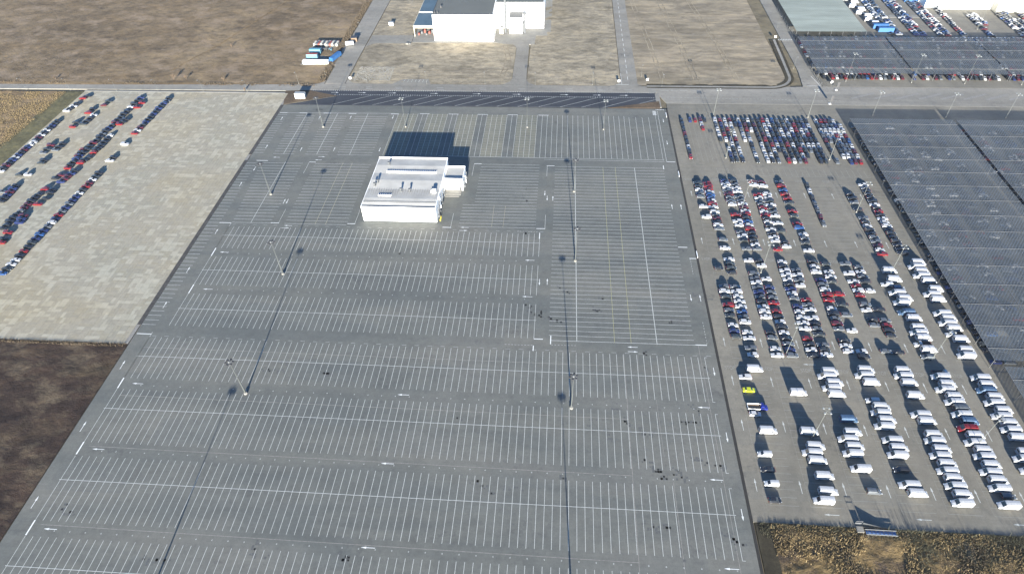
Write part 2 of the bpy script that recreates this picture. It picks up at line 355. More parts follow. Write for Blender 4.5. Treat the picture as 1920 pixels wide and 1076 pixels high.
poly_pad('road', 'road', [(78.2, 83.3), (82.2, 83.3), (82.0, 175), (78.4, 175)], -0.002)
poly_pad('road', 'road', [(121.4, 83.9), (125.9, 83.9), (125.9, 175), (122.4, 175), (122.2, 92)], -0.002)
# strips along the west road and the concrete kerbs
pad('kerb', 'concrete', -56, 77.9, -4.2, 78.5, 0.12)
relief('grass_verge', 'straw', -150 * U, 81.45 * U, 3.6 * U, 82.95 * U, 0.9, 0.22, 0.4, 31, -0.04)
# planted ditch strips beside the grey lot
pad('ditch', 'dark_edge', -3.35, 50.9, -2.65, 72.3, 0.01)
pad('ditch', 'dark_edge', -3.35, 1.5, -2.65, 48.6, 0.01)
pad('kerb', 'kerb_and_shade', 87.76, -62, 88.14, 72.3, 0.03)  # flat dark kerb strip, the shade along it included in its colour
# ditch and footpath curving round the eastern plot
def curve_band(name, mat, pts, w, z):
    P = [Vector((x * U, y * U)) for x, y in pts]; m = MB(); L = []; Rr = []
    for i, p in enumerate(P):
        d = (P[min(i + 1, len(P) - 1)] - P[max(i - 1, 0)]).normalized(); n = Vector((-d.y, d.x)) * w / 2
        L.append(p + n); Rr.append(p - n)
    for i in range(len(P) - 1):
        m.face([(Rr[i].x, Rr[i].y, z), (Rr[i + 1].x, Rr[i + 1].y, z), (L[i + 1].x, L[i + 1].y, z), (L[i].x, L[i].y, z)])
    return m.build(name, mat, kind='structure')
def arc(off):
    pts = [(84.3, 84.15 - off)]
    for x in (95, 105, 112): pts.append((x, 84.15 - off))
    for k in range(9):
        a = R(-90 + k * 90 / 8); pts.append((113.5 + (5.2 + off) * math.cos(a), 89.35 + (5.2 + off) * math.sin(a)))
    pts += [(119.2 + off, 100), (119.6 + off, 110.3)]
    return pts
curve_band('ditch', 'ditch', arc(0.0), 2.2, 0.012)
curve_band('footpath', 'concrete', arc(0.75), 1.6, 0.03)
curve_band('ditch', 'ditch', arc(1.45), 1.3, 0.016)

# rounded road corners
def fillet(x, y, r, sx, sy, mat='road', z=0.008):
    P = [(x * U, y * U, z)] + [((x + sx * r * (1 - math.sin(t))) * U, (y + sy * r * (1 - math.cos(t))) * U, z) for t in [k * math.pi / 16 for k in range(9)]]
    if sx * sy < 0: P = P[::-1]
    MB().face(P).build('road_corner', mat, kind='structure')
for x, y, r, sx, sy in ((9.6, 83.35, 3.4, 1, 1), (51.3, 83.35, 3.6, -1, 1), (54.9, 83.35, 3.2, 1, 1), (78.2, 83.35, 3.2, -1, 1), (82.0, 83.5, 1.8, 1, 1), (4.2, 83.0, 2.5, -1, 1), (51.3, 107.4, 3.6, -1, -1), (22.0, 106.8, 2.0, -1, -1) , (9.7, 106.8, 3.5, 1, -1)): fillet(x, y, r, sx, sy)
# ruts and a cattle track worn into the open ground
def ruts(name, mat, pts, w, z):
    P = []
    for (a, b) in zip(pts, pts[1:]):
        for k in range(14):
            t = k / 14; P.append((a[0] + (b[0] - a[0]) * t + random.uniform(-.12, .12), a[1] + (b[1] - a[1]) * t + random.uniform(-.12, .12)))
    P.append(pts[-1]); curve_band(name, mat, P, w, z)
ruts('field_track', 'straw', [(-42.5, 84), (-30.6, 89.5), (-4.5 - 38, 138)] if 0 else [(-38.8, 89.4), (-32.0, 106), (-22.8, 138.5)], 1.3, .09)
for x0, x1 in ((88, 83.5), (89, 84.6), (96, 91.5), (97.2, 92.8), (106, 100.5), (107, 101.6)): ruts('wheel_track', 'beige', [(x0, 87), (x0 - 1.4, 105), (x1, 138)], .55, .1)
for y0, y1 in ((86.4, 87.2), (87.3, 88.0), (89.0, 89.8), (91.0, 91.4)): ruts('wheel_track', 'beige2', [(23, y0), (36, y1), (49.5, y0 + .6)], .5, .06)
ruts('wheel_track', 'beige2', [(49.3, 88), (50.2, 97), (48.6, 106.4)], .6, .06); ruts('wheel_track', 'beige2', [(48.2, 88), (49.0, 97), (47.6, 106.2)], .6, .06)

# ================================================================== painted markings (thin sheets)
Z = 0.014
mk = MB(); WL = 0.155
def ln(x0, y0, x1, y1, w=WL, mi=0, z=Z): mk.line(x0 * U, y0 * U, x1 * U, y1 * U, w, z, mi)
def bay_row(xa, xb, top, mid, bot, step=1.0, mi=0):
    x = xa
    while x <= xb + 0.01:
        ln(x, bot, x, top, WL, mi); x += step
    ln(xa - 0.2, mid, xb + 0.25, mid, WL * 1.15, mi, Z + 0.004)
for top, mid, bot in ((-1.0, -4.85, -9.0), (-11.0, -14.4, -19.9), (-22.0, -25.5, -31.0), (-33.0, -36.6, -42.0), (-44, -47.5, -53)):
    bay_row(0, 86, top, mid, bot)
    ln(-0.02, bot, -0.02, bot - 1.9, 0.42, 2, Z + 0.004)
    ln(86, bot, 86.35, bot, WL); ln(86, top, 86.35, top, WL)
for top, mid, bot in ((26.6, 24.0, 20.4), (18.1, 14.6, 10.9), (8.8, 5.3, 1.5)):
    bay_row(2.0, 60.5, top, mid, bot, 58.5 / 59)
for a, b in ((20.4, 18.2), (10.9, 8.8)): ln(2.0, a, 2.0, b, 0.4, 2, Z + 0.004)
for x0, y0, x1, y1 in ((-0.3, 27.6, 2.0, 27.6), (-2.4, -0.4, 0.0, -0.4), (60.5, 1.45, 61.9, 1.45), (60.5, 0.1, 60.5, -0.95), (63.1, 2.2, 63.1, 0.5), (60.45, 26.9, 60.45, 25.2),
                       (9.6, 27.9, 11.2, 27.9), (24.3, 28.2, 25.8, 28.2), (10.9, 48.35, 12.3, 48.35), (46, 48.8, 47.5, 48.8), (59.8, 28.1, 61.4, 28.1), (61.1, 48.5, 62.7, 48.5),
                       (-0.7, 48.6, 1.8, 48.6), (84.9, 49.3, 84.9, 48.0), (85.0, 1.4, 86.7, 1.4), (86.6, 21.0, 88.0, 21.0), (85.0, 23.9, 86.6, 23.9), (42.4, 27.8, 44.0, 27.8), (85.8, 50.7, 87.5, 50.7)):
    ln(x0, y0, x1, y1, 0.32, 2, Z + 0.004)
for x0, y0, x1, y1 in ((11.1, 27.9, 11.1, 32.2), (25.7, 28.2, 25.7, 32.4), (10.9, 48.3, 10.9, 44.2), (46.0, 48.7, 46.0, 44.4), (61.35, 28.1, 61.35, 32.2), (61.2, 48.5, 61.2, 44.8), (43.9, 27.8, 43.9, 32.0), (2.0, 20, 2.0, 27.6), (0, 0, 0, -9)):
    ln(x0, y0, x1, y1)
# dashes
for x0, x1, y in ((56.1, 60.4, 0.15), (63.2, 67.0, 0.4), (56.3, 60.2, 27.15)):
    x = x0
    while x < x1: ln(x, y, x + 0.28, y, 0.14); x += 0.5
for x, y0, y1 in ((86.7, 20.8, 17.0), (86.75, 6.0, 1.6)):
    y = y1
    while y < y0: ln(x, y, x, y + 0.3, 0.14); y += 0.6
# short bays along the west ditch
y = 1.6
while y < 72:
    if y < 48.2 or 51 < y < 68.5: ln(-2.5, y, -0.25, y, WL)
    y += 1.0
# north-west blocks
for xa, xb, xm in ((2.0, 6.6, 4.3), (9.0, 14.1, 11.6), (16.0, 23.7, 18.8)):
    y = 51.3
    while y < 68: ln(xa, y, xb, y); y += 1.0
    ln(xm, 51.3, xm, 68.6, 0.22)
ln(-2.3, 68.6, 26.0, 68.9, 0.2)
for xa in (-2.3, 2.4, 8.2, 14.2, 24.2): ln(xa, 68.62, xa + 1.8, 68.62, 0.34, 2, Z + 0.004)
for xa, xb, xms in ((0.5, 9.6, (5.75,)), (12.3, 24.2, (18.2, 20.2))):
    y = 27.8; k = 0
    while y < 48.5: ln(xa + (0.0 if xa > 1 else max(0, 1.6 - k * 0.08)), y, xb, y); y += 1.0; k += 1
    for xm in xms: ln(xm, 27.8, xm, 48.3, 0.2, 4 if xa > 1 else 0)
# north-east block, gridded bays
x = 26.0
while x < 78.6: ln(x, 51.5, x, 68.9, WL, 0); x += 1.155
for x in (79.1, 80.6, 82.05, 83.5): ln(x, 51.4, x, 68.5)
for xa in (26.0, 33.0, 40.0, 46.8, 53.8):
    MB().sheet((xa + .1) * U, 51.6 * U, (xa + 4.6) * U, 68.8 * U, 0.005).build('tan_paving', 'gravel', kind='structure')
    y = 51.5
    while y < 68.9: ln(xa, y, xa + 4.7, y, 0.12, 4); y += 1.0
for xa in (31.0, 37.8, 44.6, 51.5, 58.6): ln(xa, 68.9, xa + 2.3, 68.9, 0.3, 2, Z + 0.004)
ln(38.0, 51.45, 85.3, 51.35, 0.2); ln(60.5, 50.85, 85.3, 50.7, 0.16)
ln(85.1, 51.1, 85.1, 71.5, 0.14); ln(85.75, 50.7, 85.75, 71.4, 0.18)
for k in range(9): ln(84.6, 69.6 + k * 0.22, 85.4, 69.6 + k * 0.22, 0.22, 2, Z + 0.004)
for k in range(6): ln(85.5 + k * 0.32, 72.2, 85.6 + k * 0.32, 71.9, 0.3, 2, Z + 0.004)
# middle block and big eastern block
y = 35.8
while y < 48.9: ln(47.5, y, 59.6, y); y += 0.99
y = 28.2
while y < 35.2: ln(45.3, y, 59.6, y); y += 0.94
ln(51.5, 28.2, 51.4, 34.7, 0.15, 4); ln(53.6, 28.2, 53.6, 34.7, 0.15, 4)
y = 2.3
while y < 48.6: ln(62.8, y, 84.9, y); y += 1.0
ln(63.1, 1.25, 85.0, 1.35, 0.2)
ln(67.1, 1.2, 66.9, 48.5, 0.28); ln(72.85, 1.2, 72.6, 48.4, 0.17, 3); ln(75.35, 1.2, 75.1, 48.4, 0.17, 3); ln(79.25, 1.2, 79.0, 48.3, 0.26)
# bay marks in the aisles
for yy in (-10.25, -21.15, -32.2, 19.1, 9.9, -43):
    for k in range(1, 43):
        if yy > 0 and k > 28: continue
        x = 2.0 * k + (1.2 if yy < 0 else 2.6)
        ln(x - 0.07, yy, x + 0.1, yy, 0.16); ln(x + 0.03, yy - 0.1, x + 0.03, yy + 0.12, 0.1)
for k in range(44):
    ln(0.3 + k * 2, -0.72, 1.0 + k * 2, -0.72, 0.1)
    if k < 30: ln(2.4 + k * 2, 27.2, 3.1 + k * 2, 27.2, 0.1)
def arrow(x, y, ang, L=2.0, mi=2, z=Z + 0.006):
    """a lane arrow painted flat: shaft and triangular head"""
    c, s = math.cos(ang), math.sin(ang); L *= U * .85
    def T(a, b): return (x * U + a * c - b * s, y * U + a * s + b * c, z)
    mk.face([T(-L / 2, -0.09), T(L * 0.12, -0.09), T(L * 0.12, 0.09), T(-L / 2, 0.09)], mi)
    mk.face([T(L * 0.12, -0.32), T(L / 2, 0.0), T(L * 0.12, 0.32)], mi)
W_, E_, N_, S_ = math.pi, 0, math.pi / 2, -math.pi / 2
for x in (2.6, 42.3, 84.6):
    for yy in (-9.95, -20.9, -32.0): arrow(x, yy, W_)
for yy in (-6.6, -17.5, -28.7): arrow(-1.5, yy, N_)
for x, yy in ((4.0, 19.3), (4.9, 9.9), (61.0, 19.4), (61.0, 10.5)): arrow(x - (2 if x > 60 else 0), yy, W_)
for x, yy, a in ((46.5, 27.9, W_), (46.4, 27.0, E_), (13.2, 27.2, W_), (12.9, 26.5, E_), (75.5, 0.5, W_), (75.5, -0.4, E_), (61.5, 37.4, S_), (62.6, 37.4, N_), (60.9, 14.0, S_), (62.2, 14.2, N_), (61.0, 39, S_),
                 (87.0, -3.6, S_), (87.0, -14.6, S_), (87.0, -25.4, S_), (85.6, 11.4, S_), (87.1, 11.4, N_), (86.6, 58, S_), (86.7, 67.2, S_), (-0.9, 40, N_), (0.2, 25, N_), (-0.6, 14.5, N_), (-0.8, 6, N_),
                 (-1.0, 66.0, N_), (-0.4, 54.0, N_), (7.6, 53.2, N_), (7.8, 66.6, N_), (14.9, 53.4, N_), (15.1, 66.8, N_), (24.9, 53.5, S_), (25.0, 67.2, S_), (0, 45.5, S_), (10.0, 34.6, N_), (10.6, 34.6, S_), (3.2, 49.9, W_), (13.0, 50.4, E_), (12.6, 49.2, W_), (85.2, 35.6, N_), (86.9, 35.6, N_)):
    arrow(x, yy, a, 1.8)
mk.build('painted_markings', ['white_line', 'faint_line', 'bold_line', 'yellow_line', 'beige_line'], kind='structure')
# drainage channels and paving seams
dr = MB()
def dl(x0, y0, x1, y1, w=0.2, mi=0): dr.line(x0 * U, y0 * U, x1 * U, y1 * U, w, 0.008, mi)
for y0, y1 in ((-3.1, -3.25), (-12.1, -12.4), (-20.5, -20.9), (-31.5, -31.9)): dl(0 if y0 > -10 else 1, y0, 74.1, y1)
dl(74.15, -62, 74.1, -0.9, 0.2); dl(79.5, -62, 79.2, -21.5, 0.18); dl(85.7, -62, 85.4, 1.4, 0.16)
for x in (25.2, 31.5, 36.1): dl(x + 1.6, 8, x, 26.6, 0.14, 1)
dl(75.7, -9, 76.2, -1, 0.14, 0); dl(78.4, -18, 78.2, -9, 0.14, 0)
dr.build('drain_channel', ['drain', 'drain_dark'], kind='structure')
# right lot
rm = MB()
def rl(x0, y0, x1, y1, w=0.14, mi=0): rm.line(x0 * U, y0 * U, x1 * U, y1 * U, w, Z, mi)
CENT = (92.1, 97.5, 102.9, 108.2, 113.6, 118.9, 124.3)
for ci, cx in enumerate(CENT):
    for ya, yb in ((-23.9, -1.6), (-0.9, 20.9), (22.7, 44.2)):
        y = ya
        while y < yb:
            if cx < 124 or y < 45: rl(cx - 2.0, y, cx + 2.0, y)
            y += 1.085
        rl(cx - 2.0, ya, cx - 1.9, yb, 0.06)
for k in range(27): rl(95.6 + k * 1.11, 46.3, 95.5 + k * 1.11, 48.7)
rl(95.4, 46.3, 125.0, 46.3)
for k in range(34): rl(91.2 + k * 1.02, 51.0, 91.0 + k * 1.02, 69.8, 0.12)
for ci, ax in enumerate((89.4, 94.9, 100.2, 105.5, 110.8, 116.0, 121.3)):
    for yy in (-5.0, -21.3, -12.5, 2.3, 25.9, 40.0):
        L = 0.9 * U; x = ax * U; y = yy * U
        rm.line(x, y - L, x, y + L * 0.3, 0.2, Z, 1); rm.face([(x - 0.35, y + L * 0.3, Z), (x + 0.35, y + L * 0.3, Z), (x, y + L, Z)], 1)
for x in (97.7, 108.4, 119.5, 101, 98.0):
    yy = -24.8 if x != 98.0 and x != 101 else (-1.6 if x == 101 else 45.5)
    L = 0.9 * U; rm.line(x * U - L * 0.3, yy * U, x * U + L, yy * U, 0.2, Z, 1); rm.face([(x * U - L, yy * U, Z), (x * U - L * 0.3, yy * U - 0.35, Z), (x * U - L * 0.3, yy * U + 0.35, Z)], 1)
rm.build('painted_markings', ['faint_line', 'white_line'], kind='structure')
# STOP lettering at the end of each aisle
for yy in (-2.75, 21.0, 44.6):
    for ax in (89.4, 94.8, 100.2, 105.5, 110.8, 116.0, 121.3):
        if yy > 40 and ax > 117: continue
        cu = bpy.data.curves.new('stop_lettering', 'FONT'); cu.body = 'STOP'; cu.size = 1.9; cu.align_x = 'CENTER'; cu.align_y = 'CENTER'; cu.extrude = 0.0; cu.fill_mode = 'FRONT'
        cu.materials.append(MATS['faint_line'])
        o = link('stop_lettering', cu, loc=(ax * U, yy * U, Z + 0.004), kind='structure'); o.scale = (0.8, 1.25, 1)
# road paint: lane ticks, diagonal hatching on the dark asphalt, edge dashes
rp = MB()
def rr(x0, y0, x1, y1, w=0.18, mi=0, z=0.02): rp.line(x0 * U, y0 * U, x1 * U, y1 * U, w, z, mi)
for k in range(15):
    rr(9 + k * 4.95, 72.75, 17.6 + k * 4.95, 77.3, 0.2)
rr(-2.6, 72.5, 9.4, 76.95, 0.22, 1)
x = 8.5
while x < 85.5: rr(x, 77.45, x, 77.75, 0.26, 2); x += 0.55
x = 2.5
while x < 86: rr(x, 79.5 + (x - 2.5) * 0.0035, x, 79.8 + (x - 2.5) * 0.0035, 0.26, 2); x += 0.55
for x in (7.2, 14, 21.5, 31.8, 42.3, 52, 63.4, 71.2, 77.6):
    rr(x, 78.6, x + 1.3, 78.63, 0.2, 2)
    rp.face([((x + 1.3) * U, 78.45 * U, 0.02), ((x + 2.0) * U, 78.63 * U, 0.02), ((x + 1.3) * U, 78.82 * U, 0.02)], 2)
    rr(x + 1.5, 80.7, x + 3.1, 80.7, 0.2, 0); rr(x + 1.2, 81.5, x + 2.9, 81.5, 0.2, 0)
for k in range(24): rr(79.95, 86.5 + k * 3.2, 79.95, 88.2 + k * 3.2, 0.18, 2)
for x in (87.5, 89.8, 92, 95, 99): rr(x, 81.2, x + 1.8, 81.2, 0.18, 0)
x = 88.5
while x < 128: rr(x, 77.9 - (x - 88) * 0.02, x + 0.5, 77.9 - (x - 88) * 0.02, 0.12, 0); x += 0.8
for k in range(9): rr(121.6 + k * 0.42, 109.8, 121.6 + k * 0.42, 110.7, 0.5, 0)
rr(122.4, 84.2, 125.4, 84.2, 0.2, 2); rr(76.9, 84.0, 80.0, 84.0, 0.2, 2); rr(78.35, 84, 78.35, 90, 0.12, 2); rr(125.5, 84.2, 124.6, 89.2, 0.2, 2)
for k in range(9): rr(9 + k * 0.0, 0, 9, 0.001, 0.001, 0) if 0 else None
rp.build('road_markings', ['white_line', 'beige_line', 'bold_line'], kind='structure')
pad('crosswalk', 'concrete', 84.6, 79.9, 86.2, 83.2, 0.012); pad('crosswalk', 'concrete', 85.9, 73.2, 86.9, 79.8, 0.022)
# lay-by in front of the factory plot
poly_pad('lay_by', 'road', [(21.5, 83.3), (31.2, 83.3), (30.3, 85.9), (24.0, 85.9)], 0.02, 0)
lb = MB()
for k in range(7): lb.line((24.4 + k * 0.95) * U, 85.8 * U, (24.2 + k * 0.95) * U, 84.3 * U, 0.16, 0.03)
lb.build('painted_markings', 'white_line', kind='structure')
# dark tyre-worn streaks by the canopy road
sk = MB()
for k in range(9): sk.line((131 + k * 5) * U, 78.3 * U, (137 + k * 5) * U, 81.0 * U, 1.6, 0.006)
sk.build('worn_streaks', 'drain', kind='structure')
# white field barriers set in the lot edge
for (x, y, L) in ((87.55, 69.6, 4.5), (87.7, 46.3, 4.2), (88.0, 22.0, 4.0)):
    MB().box(-0.12, -L / 2, 0, 0.12, L / 2, 0.5).build('kerb_barrier', 'white_wall', loc=(x * U, y * U, 0), label='white low barrier in the %s opening of the grey lot edge' % ('northern' if y > 60 else 'middle' if y > 30 else 'southern'), cat='barrier')
# damp dark pavers in clusters
dp = MB()
for (x, y, n, d) in ((59.8, 8.9, 16, 0), (60.3, 7.6, 14, 0), (55.7, 37.5, 22, 1), (57.6, 39.5, 6, 0), (34.3, 20.9, 12, 1), (21, -6.7, 22, 1), (23.5, -5.6, 12, 1), (30.5, -7.2, 14, 1), (69.9, -13, 10, 0), (71.2, -15.2, 12, 0), (75.1, -14.8, 26, 1), (73.2, -10.5, 12, 0), (74.6, -13.0, 10, 0),
                     (77.5, -20.5, 24, 0), (76.4, -19.3, 14, 1), (81, -13.5, 26, 1), (82.7, -18.8, 24, 1), (80, -20.2, 22, 0), (76.4, -27.9, 30, 1), (84.5, -28.5, 22, 1), (79.5, -30.2, 8, 0), (30.2, -32.8, 20, 1), (3.5, -29.4, 14, 1), (63.6, 5.2, 12, 1), (81.2, 6.3, 20, 1), (82.0, 5.2, 12, 0), (65.3, 12.2, 16, 1),
                     (78.2, -0.3, 14, 0), (60.8, 6.5, 18, 0), (62.0, 6.0, 14, 1), (54.8, -23.3, 16, 1), (66, -22.6, 8, 1), (5.1, 69.7, 20, 1), (7, 69.9, 14, 1), (20.6, 70.3, 10, 0), (86.9, 11.9, 16, 1), (58.5, -24, 12, 1), (85.5, 23.0, 14, 1), (43, 38.5, 5, 1), (16, 62, 8, 0), (63, 66, 8, 0), (80, 62.5, 8, 0), (17, -34.8, 20, 1), (71.5, 9.5, 14, 1), (58, 26.5, 14, 1), (70, 8, 18, 1), (38.8, -33.2, 18, 1), (50.5, -14, 6, 0), (86.4, -3.5, 10, 0), (84, -10, 12, 1)):
    cx, cy = x * U, y * U; wx_, wy_ = cx - 1.5 - d, cy + 1.5
    for k in range(int(n * 1.3)):
        wx_ += random.uniform(-.5, .5 + .28 * (1 + d)); wy_ += random.uniform(-.75, .55); a, b = wx_ + random.gauss(0, .35), wy_ + random.gauss(0, .35)
        a = round(a / 0.8) * 0.8; b = round(b / 0.8) * 0.8; h = random.choice((0.25, 0.35, 0.39))
        if random.random() < 0.6: dp.face([(a - h, b - h, 0.011), (a + h, b - h, 0.011), (a + h, b + h, 0.011), (a - h, b + h, 0.011)])
dp.build('damp_pavers', 'dark_paver', parent=main, kind='stuff')

# ================================================================== pale slab yard, slab by slab
yard = pad('slab_yard', 'drain', -56.0, -2.45, -2.8, 77.9, -0.06)
yard.name = 'slab_yard'
CAMP = np.array((63.44, -62.67)) * U
cells = []; s_ = 3.0; j = 0.022
xs = np.arange(-56.0 * U, -3.4 * U - 1.0, s_); ys = np.arange(-2.4 * U, 77.9 * U - s_ + 0.3, s_)
def tone(x, y):
    t = fbm(np.array([x * 1.0]), np.array([y * 1.0]), .11, 77, 3)[0] * .45 + random.gauss(0, .12)
    return 2 if t > .11 else 4 if t > .05 else random.choice((0, 1, 3, 0))
for a in xs:
    for b in ys:
        w_ = min(s_, -3.4 * U - a)
        if random.random() < 0.62:
            tt = tone(a, b)
            for h in (0, 1): cells.append((a, b + h * s_ / 2, w_, s_ / 2, tt if random.random() < .5 else tone(a, b)))
        else:
            tt = tone(a, b)
            for h in (0, 1): cells.append((a + h * w_ / 2, b, w_ / 2, s_, tt if random.random() < .5 else tone(a, b)))
cells.sort(key=lambda c: (c[0] - CAMP[0]) ** 2 + (c[1] - CAMP[1]) ** 2)
sh = {}; rest = MB()
for i, (a, b, w_, h_, t_) in enumerate(cells):
    if i < 300:
        key = (round(w_, 2), h_, t_)
        if key not in sh: sh[key] = MB().box(-w_ / 2 + j, -h_ / 2 + j, 0, w_ / 2 - j, h_ / 2 - j, 0.06, bottom=False).mesh('slab', ['slab%d' % t_])
        link('slab', sh[key], parent=yard, loc=(a + w_ / 2, b + h_ / 2, -0.06 + random.uniform(0, 0.012)))
    else:
        rest.box(a + j, b + j, -0.06, a + w_ - j, b + h_ - j, random.uniform(0, 0.012), t_, bottom=False)
rest.build('slab_field', ['slab%d' % i for i in range(5)], parent=yard, kind='stuff')

# ================================================================== BUILDINGS
def thing(name, label, cat, loc=(0, 0, 0), rz=0.0, group=None):
    return link(name, None, None, loc, rz, label, cat, group)
def B(parent, name, mats, *boxes, smooth=False):
    m = MB()
    for b in boxes: m.box(*b)
    return m.build(name, mats, parent, smooth=smooth)
# ---- white hall in the middle of the grey lot
H = 8.5
hall = thing('white_hall', 'large white industrial hall with pale metal roof standing alone on the grey car park', 'building', (27.3 * U, 29.1 * U, 0))
HW, HD = 13.9 * U, 16.2 * U          # 34.75 x 40.5 m
AW0, AW1 = HW, HW + 3.7 * U; AY0, AY1 = 10.3 * U, 14.85 * U
B(hall, 'wall', 'white_wall', (0, 0, 0, HW, HD, H - 0.35))
panels = [[], []]
for k in range(12):
    B(hall, 'wall_panel', 'white_wall', (k * HW / 12 + 0.03, -0.06, 0.35, (k + 1) * HW / 12 - 0.03, -0.003, H - 0.2))
B(hall, 'plinth', 'wall_band', (-0.05, -0.09, 0, HW + 0.05, -0.003, 0.32))
B(hall, 'parapet', 'white_wall', (-0.1, HD - 0.3, H - 0.34, HW + 0.1, HD + 0.1, H + 0.55), (-0.1, -0.1, H - 0.34, HW + 0.1, 0.1, H + 0.12), (-0.12, 0.1, H - 0.34, 0.15, HD - 0.3, H + 0.1), (HW - 0.15, 0.1, H - 0.34, HW + 0.12, HD - 0.3, H + 0.1))
rf = MB()
prof = [(0.1, H - 0.1), (2.6, H + 0.02), (2.62, H + 0.16), (6.4, H + 0.35), (14.0, H - 0.02), (21.0, H + 0.3), (27.0, H), (33.5, H + 0.3), (HD - 0.3, H - 0.05)]
for a, b_ in zip(prof, prof[1:]): rf.face([(0.15, a[0], a[1]), (HW - 0.15, a[0], a[1]), (HW - 0.15, b_[0], b_[1]), (0.15, b_[0], b_[1])])
roof = rf.build('roof', 'metal_roof', hall)
rs = MB()
for k in range(1, 30):
    x = k * HW / 30
    rs.box(x - 0.03, 2.7, H + 0.05, x + 0.03, 6.3, H + 0.4)
    rs.box(x - 0.03, 6.5, H - 0.0, x + 0.03, 13.9, H + 0.38)
rs.build('roof_seam', 'metal_roof', roof)
B(roof, 'gutter', 'black_trim', (0.2, 0.25, H - 0.05, HW - 0.2, 0.55, H + 0.14))
B(roof, 'gutter', 'wall_band', (0.2, 4.0, H + 0.2, HW - 0.2, 4.12, H + 0.34))
def monitor(x0, x1, y, h):
    t = MB(); n = int((x1 - x0) / 0.9)
    t.box(x0, y, H, x1, y + 0.4, H + h); o = t.build('skylight_monitor', 'white_wall', hall)
    g = MB()
    g.face([(x0, y + 0.41, H + h), (x1, y + 0.41, H + h), (x1, y + h * 2.6, H + 0.12), (x0, y + h * 2.6, H + 0.12)])
    g.build('shadow_blue_glazing', 'skylight', o)  # blue of the sheet stands in for the shadow behind the monitor
    f = MB().box(-0.05, y + 0.42, H + h * 0.3, 0.05, y + h * 2.0, H + h + 0.05).mesh('glazing_bar', ['white_wall'])
    for k in range(n + 1): link('glazing_bar', f, o, (x0 + k * (x1 - x0) / n, 0, 0))
monitor(2.6 * U, 12.4 * U, 11.0 * U, 0.75)
monitor(2.6 * U, 5.0 * U, 3.2 * U, 0.75)
def roof_unit(x, y, kind):
    m = MB()
    if kind == 'vent':
        m.tube([(x, y, H), (x, y, H + 1.5)], 0.32, 10); m.tube([(x, y, H + 1.5), (x, y, H + 1.9)], [0.55, 0.55], 10)
        m.box(x - 0.5, y - 0.5, H, x + 0.5, y + 0.5, H + 0.5)
        m.tube([(x + 0.3, y + 0.4, H + 0.3), (x + 0.3, y + 1.3, H + 1.2)], 0.2, 8)
    else:
        m.box(x - 0.9, y - 0.8, H, x + 0.9, y + 0.8, H + 1.7); m.tube([(x, y, H + 1.7), (x, y, H + 1.85)], 0.6, 12)
        m.box(x - 1.6, y - 0.5, H, x - 1.0, y + 0.6, H + 1.1)
    m.build('roof_vent' if kind == 'vent' else 'cooling_unit', 'galv' if kind == 'vent' else 'white_wall', hall)
for x, y, k in ((6.6, 4.9, 'vent'), (8.3, 4.8, 'vent'), (2.5, 13.6, 'vent'), (1.2, 6.5, 'vent'), (1.55, 7.5, 'vent'), (13.0, 4.8, 'unit')): roof_unit(x * U, y * U, k)
tk = MB()
for k in range(12): tk.box(0.3 + k * 0.4, HD - 1.2, H, 0.45 + k * 0.4, HD - 1.1, H + 0.7)
# annex on the east side
B(hall, 'annex_wall', 'white_wall', (AW0 + 0.003, AY0, 0, AW1, AY1, 5.9))
B(hall, 'annex_parapet', 'white_wall', (AW0 + 0.2, AY0 - 0.02, 5.9, AW1 + 0.02, AY0 + 0.28, 6.9), (AW1 - 0.25, AY0 + 0.28, 5.9, AW1 + 0.02, AY1 + 0.02, 6.6), (AW0 + 0.2, AY1 - 0.25, 5.9, AW1 - 0.25, AY1 + 0.02, 6.6))
B(hall, 'annex_roof', 'metal_roof', (AW0 + 0.25, AY0 + 0.3, 5.85, AW1 - 0.3, AY1 - 0.3, 5.98))
B(hall, 'annex_door', 'black_trim', (AW1 - 2.0, AY0 - 0.05, 0, AW1 - 1.1, AY0 - 0.005, 2.3))
B(hall, 'loading_dock', 'concrete', (AW0 + 0.1, AY0 - 4.0, 0.01, AW1 - 0.9, AY0 - 0.06, 0.3), (AW0 + 0.1, AY0 - 5.6, 0.01, AW1 - 1.5, AY0 - 4.1, 0.18))
def wall_gadget(y, z0, z1, d, mat, name='wall_duct', x=HW + 0.03):
    m = MB(); m.tube([(x + d, y, z0), (x + d, y, z1), (x + d * 0.4, y, z1 + 0.3)], 0.22, 8); m.box(x, y - 0.5, z0 + 0.3, x + 0.8, y + 0.5, z0 + 1.5); m.build(name, mat, hall)
for y, z0, z1, d, mt in ((4.0, 0.2, 5.5, 0.5, 'galv'), (7.6, 0.2, 6.5, 0.45, 'galv'), (9.4, 1.5, 7.5, 0.4, 'white_wall'), (14.2, 0.2, 6.8, 0.5, 'galv'), (20.5, 0.2, 7.2, 0.4, 'galv')): wall_gadget(y, z0, z1, d, mt)
for y, mt in ((AY0 + 2.5, 'galv'), (AY0 + 6, 'white_wall'), (AY0 + 9.5, 'galv')): wall_gadget(y, 0.2, 4.2, 0.5, mt, x=AW1 + 0.03)
for k, y in enumerate((1.4, 2.6, 3.6)):
    B(hall, 'bollard', 'yellow', (HW + 1.2, y - 0.15, 0.01, HW + 1.5, y + 0.15, 1.1))
for k, y in enumerate((-1.2, 1.2)): pass
